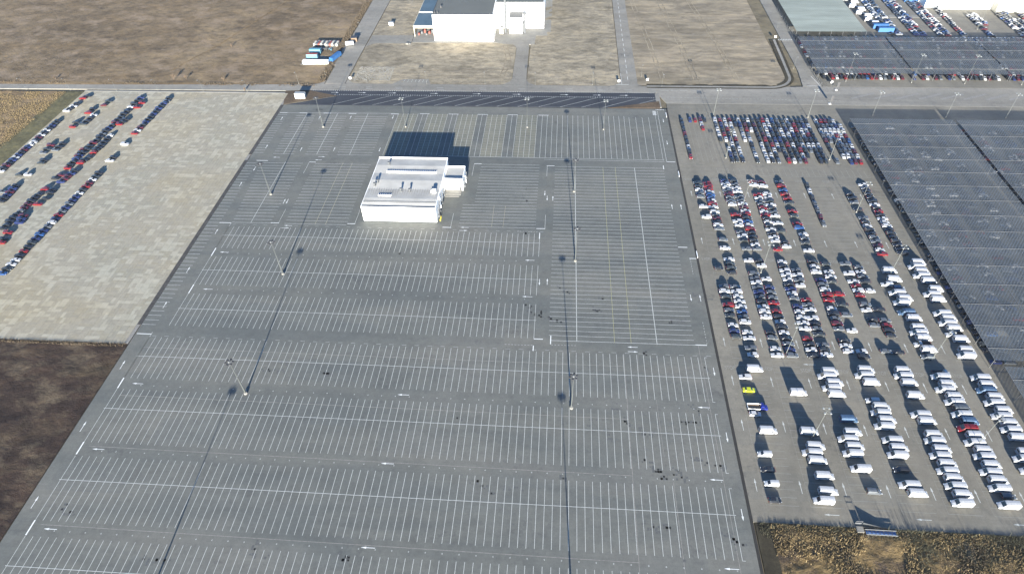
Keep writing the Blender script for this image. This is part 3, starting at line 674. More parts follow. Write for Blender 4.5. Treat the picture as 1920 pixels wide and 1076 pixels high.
# ---- big white factory at the top of the view
fac = thing('factory', 'huge white factory with flat grey roof at the top of the view', 'building', (28.3 * U, 108.6 * U, 0))
FW = 16.45 * U; FH = 17.8; FD = 150
B(fac, 'wall', 'white_wall', (0, 0, 1.6, FW, FD, FH))
B(fac, 'base_wall', 'white_wall', (-0.02, -0.02, 0, FW + 0.02, FD, 1.2))
B(fac, 'base_band', 'wall_band', (-0.05, -0.05, 1.2, FW + 0.05, FD - 0.1, 1.6))
B(fac, 'roof', 'roof_grey', (0.3, 0.3, FH, FW - 0.3, FD, FH + 0.12))
B(fac, 'parapet', 'wall_band', (-0.05, -0.05, FH, FW + 0.05, 0.28, FH + 0.5), (-0.05, 0.28, FH, 0.25, FD, FH + 0.5))
for k in range(14): B(fac, 'wall_panel', 'white_wall', (k * FW / 14 + 0.05, -0.12, 1.7, (k + 1) * FW / 14 - 0.05, -0.004, FH - 0.1))
for x in (9.25 * U, 12.6 * U): B(fac, 'downpipe', 'wall_band', (x, -0.4, 0.4, x + 0.25, -0.13, FH + 0.7))
for x in (1.5, 3.6): B(fac, 'roof_vent', 'black_trim', (x, 1.2, FH, x + 0.5, 1.8, FH + 1.5))
B(fac, 'roof_vent', 'black_trim', (4.0, 11, FH, 5.0, 12, FH + 1.8))
WX0, WX1, WY = FW, 29.9 * U, 8.6 * U
B(fac, 'east_wing', 'white_wall', (WX0 + 0.01, WY, 1.6, WX1, FD, FH))
B(fac, 'base_wall', 'white_wall', (WX0 + 0.02, WY - 0.02, 0, WX1 + 0.02, FD - 0.2, 1.2))
B(fac, 'base_band', 'wall_band', (WX0 + 0.03, WY - 0.05, 1.2, WX1 + 0.05, FD - 0.3, 1.6))
B(fac, 'wing_roof', 'roof_grey', (WX0 + 0.3, WY + 0.3, FH, WX1 - 0.3, FD, FH + 0.12))
for k in range(11): B(fac, 'wall_panel', 'white_wall', (WX0 + 0.5 + k * 3.0, WY - 0.12, 1.7, WX0 + 3.4 + k * 3.0, WY - 0.004, FH - 0.1))
for x, top, r_ in ((19.3 * U, FH + 8, 0.75), (24.7 * U, 14.3, 0.7)):
    m = MB().tube([(x, 5.5 * U, 0), (x, 5.5 * U, top)], r_, 12).tube([(x, 5.5 * U, top - 1.8), (x, 5.5 * U, top - 1.0)], r_ + 0.45, 12)
    m.build('chimney_pipe', 'galv', fac, smooth=False)
B(fac, 'boiler_house', 'white_wall', (20.5 * U, 4.9 * U, 0, 24.0 * U, 8.5 * U, 11.0)); B(fac, 'boiler_roof', 'wall_band', (20.4 * U, 4.8 * U, 11.0, 24.1 * U, 8.55 * U, 11.6)); B(fac, 'door', 'wall_band', (22.1 * U, 4.88 * U, 0.2, 22.1 * U + 0.5, 4.89 * U, 6))
B(fac, 'silo_base', 'cream', (17.6 * U, 4.6 * U, 0, 18.7 * U, 6.2 * U, 3.0)); B(fac, 'plant_box', 'galv', (24.1 * U, 6.0 * U, 0, 24.9 * U, 7.6 * U, 6.0))
# lean-to canopy
LX0, LX1 = -6.1 * U, -0.1
B(fac, 'canopy_roof', 'roof_teal', (LX0, 7.2, 7.2, LX1, 30.0, 7.6), (LX0, 30.6, 7.2, LX1, FD, 7.6))
B(fac, 'canopy_roof_strip', 'white_wall', (LX0 - 0.1, 29.9, 7.25, LX1, 30.7, 7.9))
B(fac, 'canopy_fascia', 'cream', (LX0 - 0.2, 6.6, 5.9, LX1, 7.2, 7.7), (LX0 - 0.3, 7.2, 7.0, LX0, FD, 7.75))
for y in (7, 22, 37): B(fac, 'canopy_post', 'cream', (LX0 - 0.1, y - 0.25, 0, LX0 + 0.4, y + 0.25, 7.2))
for k in range(7): B(fac, 'storage_rack', 'galv' if k % 2 else 'rust', (LX0 + 2 + k * 1.8, 9 + (k % 3) * 2, 0.01, LX0 + 3.2 + k * 1.8, 11 + (k % 3) * 2, 1.2 + (k % 3) * 0.5))
# ---- second factory in the top right corner
f2 = thing('warehouse', 'white warehouse with a blue glazed west side in the top right corner', 'building', (165 * U, 129.5 * U, 0))
B(f2, 'wall', 'white_wall', (6 * U, 2 * U, 1.4, 45 * U, 45 * U, 13)); B(f2, 'base_wall', 'white_wall', (5.98 * U, 1.98 * U, 0, 45 * U, 44 * U, 1.0)); B(f2, 'base_band', 'wall_band', (5.97 * U, 1.97 * U, 1.0, 45 * U, 44 * U, 1.4))
B(f2, 'office_block', 'white_wall', (2.5 * U, 3.0 * U, 0, 5.9 * U, 7 * U, 7)); B(f2, 'glazed_side', 'blue_paint', (-1.5 * U, 7.1 * U, 0, 5.9 * U, 40 * U, 6.5)); B(f2, 'glazed_roof', 'skylight', (-1.5 * U, 7.1 * U, 6.51, 5.9 * U, 40 * U, 6.8))
B(f2, 'gatehouse', 'cream', (20.5 * U, -0.6 * U, 0, 30 * U, 1.9 * U, 6)); B(f2, 'roof', 'roof_grey', (6.1 * U, 2.1 * U, 13, 44.9 * U, 44.9 * U, 13.2))
MB().box(0, 0, 0, 42, 5, 0.12).build('kerb_island', 'concrete', loc=(155.5 * U, 125.2 * U, 0), kind='structure')
# ---- white container by the junction
kio = thing('site_container', 'single white container at the west end of the dark hatched asphalt', 'container', (-0.7 * U, 75.3 * U, 0), -0.01)
B(kio, 'body', 'white_wall', (0, 0, 0.15, 6.0, 2.6, 3.3)); B(kio, 'roof', 'lamp_head', (-0.05, -0.05, 3.3, 6.05, 2.65, 3.4)); B(kio, 'skid', 'black_trim', (0.2, 0.2, 0, 5.8, 0.5, 0.15), (0.2, 2.1, 0, 5.8, 2.4, 0.15))
B(kio, 'door', 'wall_band', (6.0, 0.7, 0.3, 6.05, 1.9, 2.6))
# ---- compound of containers and trucks on the brown field
comp = pad('compound_ground', 'road', -5.2, 93.4, 6.2, 107.5, 0.01, -0.2)
for k in range(7):
    c = thing('container', 'white shipping container, %s from the west in the row along the compound front' % ordinal(k + 1), 'container', ((-4.55 + k * 0.99) * U, 93.7 * U, 0.012), 0, 'white containers along the compound front')
    B(c, 'body', 'white_wall', (0.03, 0, 0, 2.42, 2.4, 2.3)); B(c, 'door', 'cream', (0.1, -0.05, 0.1, 2.35, -0.003, 2.2))
def long_box(name, x, y, rz, L, w, h, mat, roofm, label, cat):
    t = thing(name, label, cat, (x * U, y * U, 0.012), rz)
    B(t, 'body', mat, (0, 0, 0.9, L, w, h)); B(t, 'roof_cover', roofm, (0.05, 0.05, h, L - 0.05, w - 0.05, h + 0.08))
    for wx in (0.8, 2.0, L - 1.5): 
        for wy in (0.05, w - 0.35): MB().tube([(wx, wy, 0.5), (wx, wy + 0.3, 0.5)], 0.5, 10).build('wheel', 'tyre', t)
    return t
long_box('trailer', -4.2, 96.3, 0, 7.4, 2.5, 3.6, 'cyan_paint', 'rust', 'pale blue box trailer with rusty red roof just behind the white containers', 'trailer')
long_box('trailer', -4.3, 99.3, 0, 7.6, 2.6, 3.6, 'cyan_paint', 'cyan_paint', 'plain pale blue box trailer, second behind the white containers', 'trailer')
long_box('bus', 3.4, 94.6, R(72), 10.5, 2.6, 3.2, 'blue_paint', 'blue_paint', 'blue bus parked askew beside the compound entrance', 'bus')
for k in range(11):
    cols = ('cream', 'galv', 'rust', 'cream', 'wall_band')
    t = thing('parked_truck', 'small %s truck, %s from the west in the back row of the compound' % (('white', 'grey', 'rusty red', 'white', 'dark grey')[k % 5], ordinal(k + 1)), 'truck', ((-4.7 + k * 0.62) * U, 104.2 * U, 0.012), 0, 'trucks in the back row of the compound')
    B(t, 'body', cols[k % 5], (0, 0, 0.6, 1.35, 5.0, 2.2)); B(t, 'cab', cols[(k + 2) % 5], (0.02, 5.02, 0.4, 1.33, 6.4, 2.0)); B(t, 'windscreen', 'glass', (0.1, 6.41, 1.1, 1.25, 6.44, 1.9))
for k in range(6):
    t = thing('scrap_stack', 'low stack of %s scrap metal, %s from the west in the compound' % (('pale', 'grey', 'greenish', 'pale', 'grey', 'greenish')[k], ordinal(k + 1)), 'scrap', ((-4.9 + k * 1.02) * U, 101.6 * U, 0.012), 0, 'scrap stacks in the middle of the compound')
    m = MB()
    for q in range(7): a, b = random.uniform(0, 1.6), random.uniform(0, 3); m.box(a, b, q * 0.18, a + random.uniform(.4, 1), b + random.uniform(.8, 2), q * 0.18 + 0.3)
    m.build('metal_sheet', ('galv', 'wall_band', 'cyan_paint')[k % 3], t)
t = long_box('van_hulk', 4.2, 104.6, R(10), 5.5, 2.2, 2.6, 'white_wall', 'white_wall', 'white box van hulk at the north east corner of the compound', 'van')
B_ = thing('timber_hut', 'dark timber hut beside the road at the compound corner', 'hut', (5.0 * U, 107.6 * U, 0), 0.1); B(B_, 'wall', 'timber', (0, 0, 0, 4, 3.4, 2.6)); B(B_, 'roof', 'black_trim', (-0.2, -0.2, 2.6, 4.2, 3.6, 2.8))
t = thing('relay_cabinet', 'small white cabinet on the dry plot west of the factory', 'cabinet', (13.4 * U, 118.5 * U, 0)); B(t, 'body', 'white_wall', (0, 0, 0.1, 3.0, 2.2, 2.4)); B(t, 'roof', 'lamp_head', (-0.1, -0.1, 2.4, 3.1, 2.3, 2.5))
t = thing('concrete_base', 'old concrete machine base with wire in front of the factory canopy', 'rubble', (20.6 * U, 106.0 * U, 0)); B(t, 'block', 'concrete', (0, 0, 0, 2, 1.6, 0.8), (2.3, 0.4, 0, 3.3, 1.6, 0.5))
for i, (x, y, h) in enumerate(((77.6, 84.4, 2.6), (84.6, 85.6, 2.2), (120.6, 110.4, 2.6), (128.2, 84.9, 2.4), (10.6, 84.7, 2.6))):
    t = thing('site_sign', 'small white site sign on a post at the %s' % ('foot of the central cross road', 'corner of the eastern dry plot', 'northern ditch crossing', 'foot of the canopy road', 'foot of the western factory road')[i], 'sign', (x * U, y * U, 0), 0.2)
    B(t, 'post', 'galv', (-0.06, 0, 0, 0.06, 0.1, h)); B(t, 'board', 'white_wall', (-0.7, -0.06, h - 1.3, 0.7, -0.005, h))
# ---- low steel ramp and end frame at the near edge of the right lot
bb = thing('loading_ramp', 'low grey steel loading ramp with open end frame on the scrub edge below the vans', 'ramp', (100.4 * U, -26.35 * U, 0))
def lattice(p0, p1, z0, z1, n, r_=0.07, name='frame'):
    p0, p1 = Vector(p0), Vector(p1); m = MB()
    for k in range(n + 1):
        p = p0.lerp(p1, k / n); m.tube([(p.x, p.y, z0), (p.x, p.y, z1)], r_, 6)
    for z in (z0 + (z1 - z0) * 0.02, z0 + (z1 - z0) * .8, z1): m.tube([(p0.x, p0.y, z), (p1.x, p1.y, z)], r_, 6)
    return m.build(name, 'galv', bb)
B(bb, 'end_board', 'galv', (-0.9, 1.3, 0.25, 0.95, 1.4, 1.05)); lattice((-0.9, 1.35, 0), (0.95, 1.35, 0), 0, 2.05, 1, 0.05, 'end_frame')
hb = MB(); hb.grid([[(1.2, 1.2, 0.05), (1.2, 1.28, 0.05), (1.2, 1.28, 1.45), (1.2, 1.2, 1.45)], [(9.9, -0.1, 0.02), (9.9, -0.02, 0.02), (9.9, -0.02, 0.3), (9.9, -0.1, 0.3)]]); hb.build('side_panel', 'wall_band', bb)
gt = MB()
for y in (-2.0, -0.5): gt.tube([(1.2, y, 0.95), (10.2, y, 0.85)], 0.14, 8)
for k in range(8): gt.tube([(1.8 + k * 1.15, -2.0, 0.9), (1.8 + k * 1.15, -0.5, 0.9)], 0.07, 6); gt.tube([(1.8 + k * 1.15, -2.0, 0.9), (1.8 + k * 1.15, -2.0, 0)], 0.07, 6)
gt.build('side_rail', 'galv', bb); B(bb, 'ramp_deck', 'skylight', (1.4, -1.7, 0.55, 10.0, -0.7, 0.62)); B(bb, 'footing', 'concrete', (-0.9, -1.3, 0, 1.1, 0.5, 0.5))

# ================================================================== LIGHT MASTS
def make_mast(Hm, heads, label, name='light_mast', r0=0.11, pm='mast'):
    t = thing(name, label, 'light mast')
    MB().tube([(0, 0, 0), (0, 0, Hm * 0.5), (0, 0, Hm)], [r0, r0 * 0.55, min(r0 * 0.45, .07)], 8).build('pole', pm, t)
    MB().tube([(0, 0, 0.02), (0, 0, 0.7)], [r0 * 2.2, r0 * 2.0], 8).build('base', 'concrete', t)
    if heads == 'ring':
        m = MB(); rr_ = 1.15
        pts = [(math.cos(a) * rr_, math.sin(a) * rr_, Hm) for a in [2 * math.pi * k / 12 for k in range(13)]]
        m.tube(pts, 0.06, 5)
        for k in range(4):
            a = math.pi / 4 + k * math.pi / 2; m.tube([(0, 0, Hm), (math.cos(a) * rr_, math.sin(a) * rr_, Hm)], 0.05, 5)
        m.build('head_frame', 'mast', t)
        for k in range(4):
            a = math.pi / 4 + k * math.pi / 2; c, s = math.cos(a) * 1.3, math.sin(a) * 1.3
            MB().box(c - 0.27, s - 0.27, Hm - 0.25, c + 0.27, s + 0.27, Hm + 0.05).build('floodlight', 'lamp_head', t)
    elif heads == 'ball':
        MB().tube([(0, 0, Hm - 0.5), (0, 0, Hm - 0.2), (0, 0, Hm + 0.25)], [0.2, 0.5, 0.28], 10).build('head', 'galv', t)
        for k in range(6):
            a = k * math.pi / 3 + 0.3; c, s = math.cos(a), math.sin(a)
            m = MB().tube([(c * 0.4, s * 0.4, Hm - 0.1), (c * 1.15, s * 1.15, Hm - 0.1)], 0.07, 5); m.box(c * 1.2 - 0.33, s * 1.2 - 0.33, Hm - 0.35, c * 1.2 + 0.33, s * 1.2 + 0.33, Hm - 0.02)
            m.build('floodlight', 'black_trim', t)
    else:
        MB().tube([(0, 0, Hm), (0, -1.5, Hm + 0.25)], 0.05, 6).build('arm', 'mast', t)
        MB().box(-0.16, -2.1, Hm + 0.15, 0.16, -1.4, Hm + 0.3).build('lantern', 'lamp_head', t)
    return t
def plant_masts(proto, spots, group):
    for i, (x, y, lb) in enumerate(spots):
        o = proto if i == 0 else copy_tree(proto)
        o.location = (x * U, y * U, 0); o['label'] = lb; o['group'] = group
m1 = make_mast(18.2, 'ball', '', r0=0.3, pm='mast_dark'); kids_of(m1)
plant_masts(m1, [(19.4, -10.9, 'tall light mast at the near west side of the grey lot'), (16.6, 14.1, 'tall light mast second from the near end in the west line'), (6.6, 36.7, 'tall light mast west of the white hall'),
    (9.9, 62.4, 'tall light mast at the far north west corner of the grey lot'), (66.3, -11.0, 'tall light mast at the near end of the east line of masts'), (66.9, 19.5, 'tall light mast in the middle of the long horizontal bays'),
    (66.7, 39.7, 'tall light mast at the far end of the long horizontal bays'), (18.9, -41.6, 'tall light mast just below the near west edge of the picture'), (66.6, -40.2, 'tall light mast just below the near east edge of the picture')], 'tall light masts on the grey lot')
m2 = make_mast(17.6, 'ring', '', r0=0.2, pm='mast_dark'); kids_of(m2)
plant_masts(m2, [(28.8, 62.9, 'light mast behind the shadow of the white hall'), (56.3, 63.4, 'light mast among the gridded bays, centre'), (73.2, 62.9, 'light mast in the long far bays at the north east')], 'light masts along the dark hatched asphalt')
m3 = make_mast(16.4, 'ring', '', r0=0.15); kids_of(m3)
P3 = []
for x, nm in ((98.0, 'western'), (118.8, 'eastern')):
    for k, y in enumerate((-14.3, 0.1, 17.8, 35.0, 52.4, 69.3)): P3.append((x, y, 'light mast, %s from the near end of the %s line among parked vehicles' % (ordinal(k + 1), nm)))
plant_masts(m3, P3, 'light masts among the parked vehicles')
m4 = make_mast(14.2, 'ring', ''); kids_of(m4)
plant_masts(m4, [(x, y, 'light mast at the north edge of the near canopy, %s from the west' % ordinal(i + 1)) for i, (x, y) in enumerate(((133.2, 70.6), (148.7, 70.1), (161.4, 70.2)))], 'light masts on the near canopy edge')
m5 = make_mast(17.4, 'ring', '', r0=0.1); kids_of(m5)
plant_masts(m5, [(x, y, 'light mast at the south edge of the far canopy, %s from the west' % ordinal(i + 1)) for i, (x, y) in enumerate(((132.1, 86.6), (147.2, 86.2), (159.3, 85.9), (172.0, 85.6)))] + [(175.5, 117.0, 'light mast among the cars of the far corner yard')], 'light masts on the far canopy edge')
m6 = make_mast(8.4, 'arm', '', 'street_lamp', 0.055); kids_of(m6)
plant_masts(m6, [(x, y, 'slim street lamp on the west road, %s from the left' % ordinal(i + 1)) for i, (x, y) in enumerate(((-71.7, 78.3), (-60, 78.3), (-47.7, 78.2), (-36.8, 78.2), (-25.1, 78.2), (-13.8, 78.2), (-2.2, 82.7), (3.3, 87.5)))]
            + [(x, y, 'slim street lamp %s' % l_) for x, y, l_ in ((15.1, 83.6, 'before the pale rubble at the plot corner'), (30.2, 83.6, 'beside the small lay-by'), (44.8, 83.6, 'west of the factory side road'), (57.2, 83.6, 'east of the factory side road'), (71.2, 83.6, 'at the middle of the eastern dry plot front'),
              (87.9, 83.2, 'beside the start of the ditch'), (83.3, 88.0, 'east of the central cross road'), (6.4, 113.0, 'on the field edge by the west factory road'), (121.3, 93.0, 'beside the curved ditch'), (123.0, 118.0, 'beside the pale green canopy'))], 'slim street lamps along the roads')

# ================================================================== HAIL NET CANOPIES
CH = 4.3
def canopy(name, label, x0, x1, y0, y1, mat, ybreak=(), sag=0.05, dx=4.0, dy=4.35, cable=True, h=CH):
    t = thing(name, label, 'canopy', (x0 * U, y0 * U, 0))
    W, D = (x1 - x0) * U, (y1 - y0) * U; nx = max(2, int(W / (dx * U))); ny = max(2, int(D / (dy * U)))
    m = MB(); 
    for j in range(ny):
        ya, yb = D * j / ny, D * (j + 1) / ny; ym = (ya + yb) / 2
        for (p, q, za, zb) in ((ya, ym, h - sag, h + 0.0), (ym, yb, h + 0.0, h - sag)):
            for i in range(nx):
                xa, xb = W * i / nx, W * (i + 1) / nx; xm = (xa + xb) / 2
                m.face([(xa, p, za), (xm, p, za - 0.03), (xm, q, zb - 0.03), (xa, q, zb)]); m.face([(xm, p, za - 0.03), (xb, p, za), (xb, q, zb), (xm, q, zb - 0.03)])
    m.build('net', mat, t)
    if cable:
        for j in range(ny):
            ym = D * (j + 0.5) / ny; MB().box(0, ym - 0.05, h + 0.03, W, ym + 0.05, h + 0.1).build('ridge_cable', 'cable', t)
        for i in range(nx + 1):
            if i % 2 == 0: x = W * i / nx; MB().box(x - 0.06, 0, h - sag + 0.02, x + 0.06, D, h - sag + 0.14).build('cross_cable', 'cable', t)
    pm = None
    n = 0
    for i in range(nx + 1):
        for j in range(ny + 1):
            if i not in (0, nx) and j not in (0, ny) : continue
            if pm is None: pm = MB().box(-0.08, -0.08, 0, 0.08, 0.08, h - sag).mesh('post', ['galv'])
            link('post', pm, t, (W * i / nx, D * j / ny, 0)); n += 1
    return t
near_c = []
canopy('hail_canopy', 'grey hail-net canopy over parked cars right of the white vans, largest one', 126.4, 147.9, -0.9, 66.2, 'grey_net')
canopy('hail_canopy', 'grey hail-net canopy at the lower right picture edge', 127.2, 170.0, -40, -2.0, 'grey_net')
canopy('hail_canopy', 'grey hail-net canopy at the right picture edge beyond the drive aisle', 148.6, 190.0, -0.9, 66.2, 'grey_net')
canopy('hail_canopy', 'grey hail-net canopy north of the main road, western bay', 125.6, 147.7, 87.5, 108.4, 'grey_net')
canopy('hail_canopy', 'grey hail-net canopy north of the main road, middle bay', 148.2, 169.6, 87.4, 108.2, 'grey_net')
canopy('hail_canopy', 'grey hail-net canopy north of the main road, eastern bay', 170.0, 210.0, 87.3, 108.0, 'grey_net')
canopy('hail_canopy', 'pale green net canopy at the top beside the far car rows', 126.2, 144.4, 111.6, 160.0, 'green_net', sag=0.02, dx=3, dy=3, cable=False)
fence = thing('chain_fence', 'wire fence along the west edge of the pale green canopy', 'fence', (125.7 * U, 84.5 * U, 0))
for k in range(24): MB().box(-0.05, -0.05, 0, 0.05, 0.05, 2.2).build('post', 'galv', fence, (0, k * 5.0, 0))
MB().box(-0.03, 0, 2.1, 0.03, 115, 2.18).box(-0.03, 0, 1.0, 0.03, 115, 1.05).build('rail', 'galv', fence)

# ================================================================== VEHICLES
def wheel_mesh(r, w, nm='wheel'):
    m = MB(); m.tube([(0, -w / 2, 0), (0, w / 2, 0)], r, 10, 0); m.tube([(0, -w / 2 - 0.01, 0), (0, w / 2 + 0.01, 0)], r * 0.55, 8, 1)
    return m.mesh(nm, ['tyre', 'galv'])
WHEEL = wheel_mesh(0.32, 0.22); WHEELV = wheel_mesh(0.36, 0.24)
def ring(x, hw, z0, zs, z1, tw):
    """cross-section at station x: sill z0, shoulder zs (half width hw), top z1 (half width tw)"""
    return [(x, -hw * 0.93, z0), (x, -hw, (z0 + zs) * 0.5), (x, -hw * 0.97, zs), (x, -tw, z1), (x, tw, z1), (x, hw * 0.97, zs), (x, hw, (z0 + zs) * 0.5), (x, hw * 0.93, z0)]
CARS = {   # body stations (x, half width, sill, shoulder, top, top half width); nose at +x
    'hatchback': dict(L=3.95, st=[(-1.96, .74, .38, .80, .86, .62), (-1.86, .83, .25, .88, 1.0, .68), (-0.9, .86, .2, .92, 1.0, .72), (0.75, .87, .2, .90, .97, .72), (1.55, .83, .22, .78, .84, .62), (1.9, .74, .3, .62, .68, .52), (1.99, .62, .38, .56, .6, .45)],
        cab=[(-1.78, .70, 1.0), (-1.35, .60, 1.45), (-0.5, .62, 1.52), (0.15, .60, 1.47), (0.95, .68, .97)]),
    'saloon': dict(L=4.6, st=[(-2.28, .74, .4, .78, .84, .62), (-2.15, .85, .25, .86, .95, .68), (-1.2, .88, .2, .90, .98, .72), (0.9, .88, .2, .88, .96, .72), (1.85, .84, .22, .76, .82, .62), (2.2, .74, .3, .62, .66, .52), (2.3, .6, .38, .54, .58, .45)],
        cab=[(-1.62, .69, .97), (-0.95, .60, 1.36), (-0.2, .61, 1.43), (0.35, .59, 1.38), (1.15, .68, .96)]),
    'suv': dict(L=4.5, st=[(-2.2, .78, .45, .95, 1.0, .66), (-2.1, .88, .3, 1.0, 1.1, .72), (-1.0, .92, .26, 1.02, 1.12, .76), (1.0, .92, .26, 1.0, 1.08, .76), (1.75, .88, .28, .92, .98, .68), (2.12, .8, .36, .78, .82, .56), (2.22, .66, .44, .68, .72, .5)],
        cab=[(-2.0, .74, 1.1), (-1.75, .68, 1.58), (-0.5, .68, 1.66), (0.3, .66, 1.6), (1.1, .74, 1.09)])}
def car_body(k, with_glass=None):
    d = CARS[k]; m = MB(); m.grid([ring(*s) for s in d['st']], 0, capm=0)
    c = d['cab']; rings = []
    for (x, w, z) in c: rings.append([(x, -w * 1.06, 0.9), (x, -w, z), (x, w, z), (x, w * 1.06, 0.9)])
    m.grid(rings, 0); return m
def car_glass(k):
    """windscreen, rear window and two side windows, each its own mesh, set 8 mm proud of the cabin"""
    c = CARS[k]['cab']; out = {}
    def quad_between(a, b, t0, t1, ws):
        p0 = [a[i] + (b[i] - a[i]) * t0 for i in range(3)]; p1 = [a[i] + (b[i] - a[i]) * t1 for i in range(3)]
        d = Vector((b[2] - a[2], 0, -(b[0] - a[0]))).normalized()
        if d.z < 0: d = -d
        d *= 0.012
        return [(p0[0] + d.x, -p0[1] * ws, p0[2] + d.z), (p0[0] + d.x, p0[1] * ws, p0[2] + d.z), (p1[0] + d.x, p1[1] * ws, p1[2] + d.z), (p1[0] + d.x, -p1[1] * ws, p1[2] + d.z)]
    out['windscreen'] = MB().face(quad_between(c[-1], c[-2], 0.1, 0.95, 0.93)); out['rear_window'] = MB().face(quad_between(c[0], c[1], 0.2, 0.92, 0.9))
    for sgn in (-1, 1):
        m = MB(); top = []; bot = []
        for (x, w, z) in c[1:-1]: top.append((x, sgn * (w + 0.022), z - 0.07)); 
        b0, b1 = c[0], c[-1]; zl = min(b0[2], b1[2]) + 0.05
        xs = [b0[0] + 0.3] + [p[0] for p in top[1:-1]] + [b1[0] - 0.3]
        for i in range(len(top) - 1):
            wl_ = 0.07; m.face([(xs[i], sgn * (c[i + 1][1] + wl_), zl), (xs[i + 1], sgn * (c[i + 2][1] + wl_), zl), top[i + 1], top[i]])
        out['side_window' + ('' if sgn < 0 else '_')] = m
    return out
CARMESH = {}
for k in CARS:
    CARMESH[k] = dict(body={}, glass={n.rstrip('_') + ('|2' if n.endswith('_') else ''): g.mesh(n.rstrip('_'), ['glass']) for n, g in car_glass(k).items()},
                      hl=MB().box(-0.06, -0.16, -0.06, 0.06, 0.16, 0.07).mesh('headlight', ['head_lamp']), tl=MB().box(-0.04, -0.14, -0.08, 0.04, 0.14, 0.1).mesh('tail_light', ['tail_lamp']))
    for c in PAINT: CARMESH[k]['body'][c] = car_body(k).mesh('body', ['paint_' + c])
def make_car(k, c):
    d = CARS[k]; M_ = CARMESH[k]; t = link('parked_car', None)
    link('body', M_['body'][c], t)
    for n, g in M_['glass'].items(): link(n.split('|')[0], g, t)
    L = d['L']; hw = d['st'][2][1]
    for sx in (-L * 0.31, L * 0.32):
        for sy in (-hw + 0.1, hw - 0.1): link('wheel', WHEEL, t, (sx, sy, 0.32))
    for sy in (-0.56, 0.56): link('headlight', M_['hl'], t, (d['st'][-2][0] - 0.0, sy, d['st'][-2][3] - 0.02)); link('tail_light', M_['tl'], t, (d['st'][0][0] + 0.0, sy, d['st'][0][3]))
    kids_of(t); return t
def van_parts(kind, c):
    big = kind == 'v'; L = 5.9 if big else 4.4; Hv = 2.62 if big else 1.85; hw = 1.0 if big else 0.86; x0, x1 = -L / 2, L / 2
    nose = x1; ws = x1 - (0.95 if big else 1.0); rt = ws - (0.75 if big else 0.8)
    zb = 1.22 if big else 1.0
    def rg(x, w, z0, zs, z1, tw): return [(x, -w * .96, z0), (x, -w, z0 + .3), (x, -w, zs), (x, -tw, z1), (x, 0, z1 + 0.05), (x, tw, z1), (x, w, zs), (x, w, z0 + .3), (x, w * .96, z0)]
    P = {}
    pm = {'W': 'paint_W', 'B': 'paint_van_B', 'G': 'paint_van_G', 'R': 'paint_R', 'K': 'paint_K', 'S': 'paint_S'}[c]
    if kind == 'p':   # chassis cab with open dropside bed
        m = MB(); m.grid([rg(0.65, hw, .35, 1.7, 2.15, .8), (rg(1.5, hw, .35, 1.7, 2.12, .8)), rg(2.05, hw, .35, zb, zb + .12, .8), rg(2.8, hw * .95, .35, .95, 1.02, .7), rg(2.95, hw * .85, .4, .8, .86, .6)])
        P['cab'] = (m, 'paint_W'); b = MB(); b.box(-3.1, -1.0, .75, .55, 1.0, .85); P['load_bed'] = (b, 'black_trim')
        b = MB(); b.box(-3.1, -1.02, .86, .55, -.96, 1.2).box(-3.1, .96, .86, .55, 1.02, 1.2).box(-3.16, -1.02, .86, -3.1, 1.02, 1.2); P['side_board'] = (b, 'galv')
        P['windscreen'] = (MB().face([(2.02, -.78, zb + .18), (2.02, .78, zb + .18), (1.56, .74, 2.1), (1.56, -.74, 2.1)]), 'glass')
        for s in (-1, 1): P['side_window|%d' % s] = (MB().box(.85, s * 1.0 - .02, 1.3, 1.65, s * 1.0 + .02, 1.75), 'glass')
        return P, 6.0, hw
    m = MB(); m.grid([rg(x0, hw * .97, .35, Hv - .5, Hv - .12, hw * .74), rg(x0 + .12, hw, .3, Hv - .5, Hv, hw * .78), rg(rt - .6, hw, .3, Hv - .5, Hv, hw * .78), rg(rt, hw, .3, Hv - .55, Hv - .08, hw * .77), rg(ws, hw, .3, zb, zb + .1, hw * .8), rg(nose - .3, hw * .93, .3, zb - .25, zb - .16, hw * .7), rg(nose, hw * .8, .4, zb - .5, zb - .42, hw * .6)])
    P['body'] = (m, pm)
    def ql(t): return rt + (ws - rt) * t, (Hv - .08) + (zb + .1 - Hv + .08) * t
    xa, za = ql(.12); xb, zb2 = ql(.95); d = .03
    P['windscreen'] = (MB().face([(xb + d, -hw * .76, zb2 + d), (xb + d, hw * .76, zb2 + d), (xa + d, hw * .72, za + d), (xa + d, -hw * .72, za + d)]), 'glass')
    for s in (-1, 1): P['side_window|%d' % s] = (MB().face([(rt - .55, s * (hw + .01), zb + .05), (ws - .3, s * (hw + .01), zb + .05), (rt + .1, s * (hw + .01), min(Hv - .62, zb + .62)), (rt - .55, s * (hw + .01), min(Hv - .62, zb + .62))]), 'glass')
    P['rear_window'] = (MB().box(x0 - .02, -hw * .6, Hv * .58, x0 - .005, hw * .6, Hv * .78), 'glass')
    P['bumper'] = (MB().box(nose - .1, -hw * .8, .32, nose + .06, hw * .8, .55), 'black_trim')
    if big:
        g = MB()
        for k in range(5): g.box(x0 + .6 + k * .8, -hw * .7, Hv + .045, x0 + .66 + k * .8, hw * .7, Hv + .07)
        P['roof_rib'] = (g, pm)
    return P, L, hw
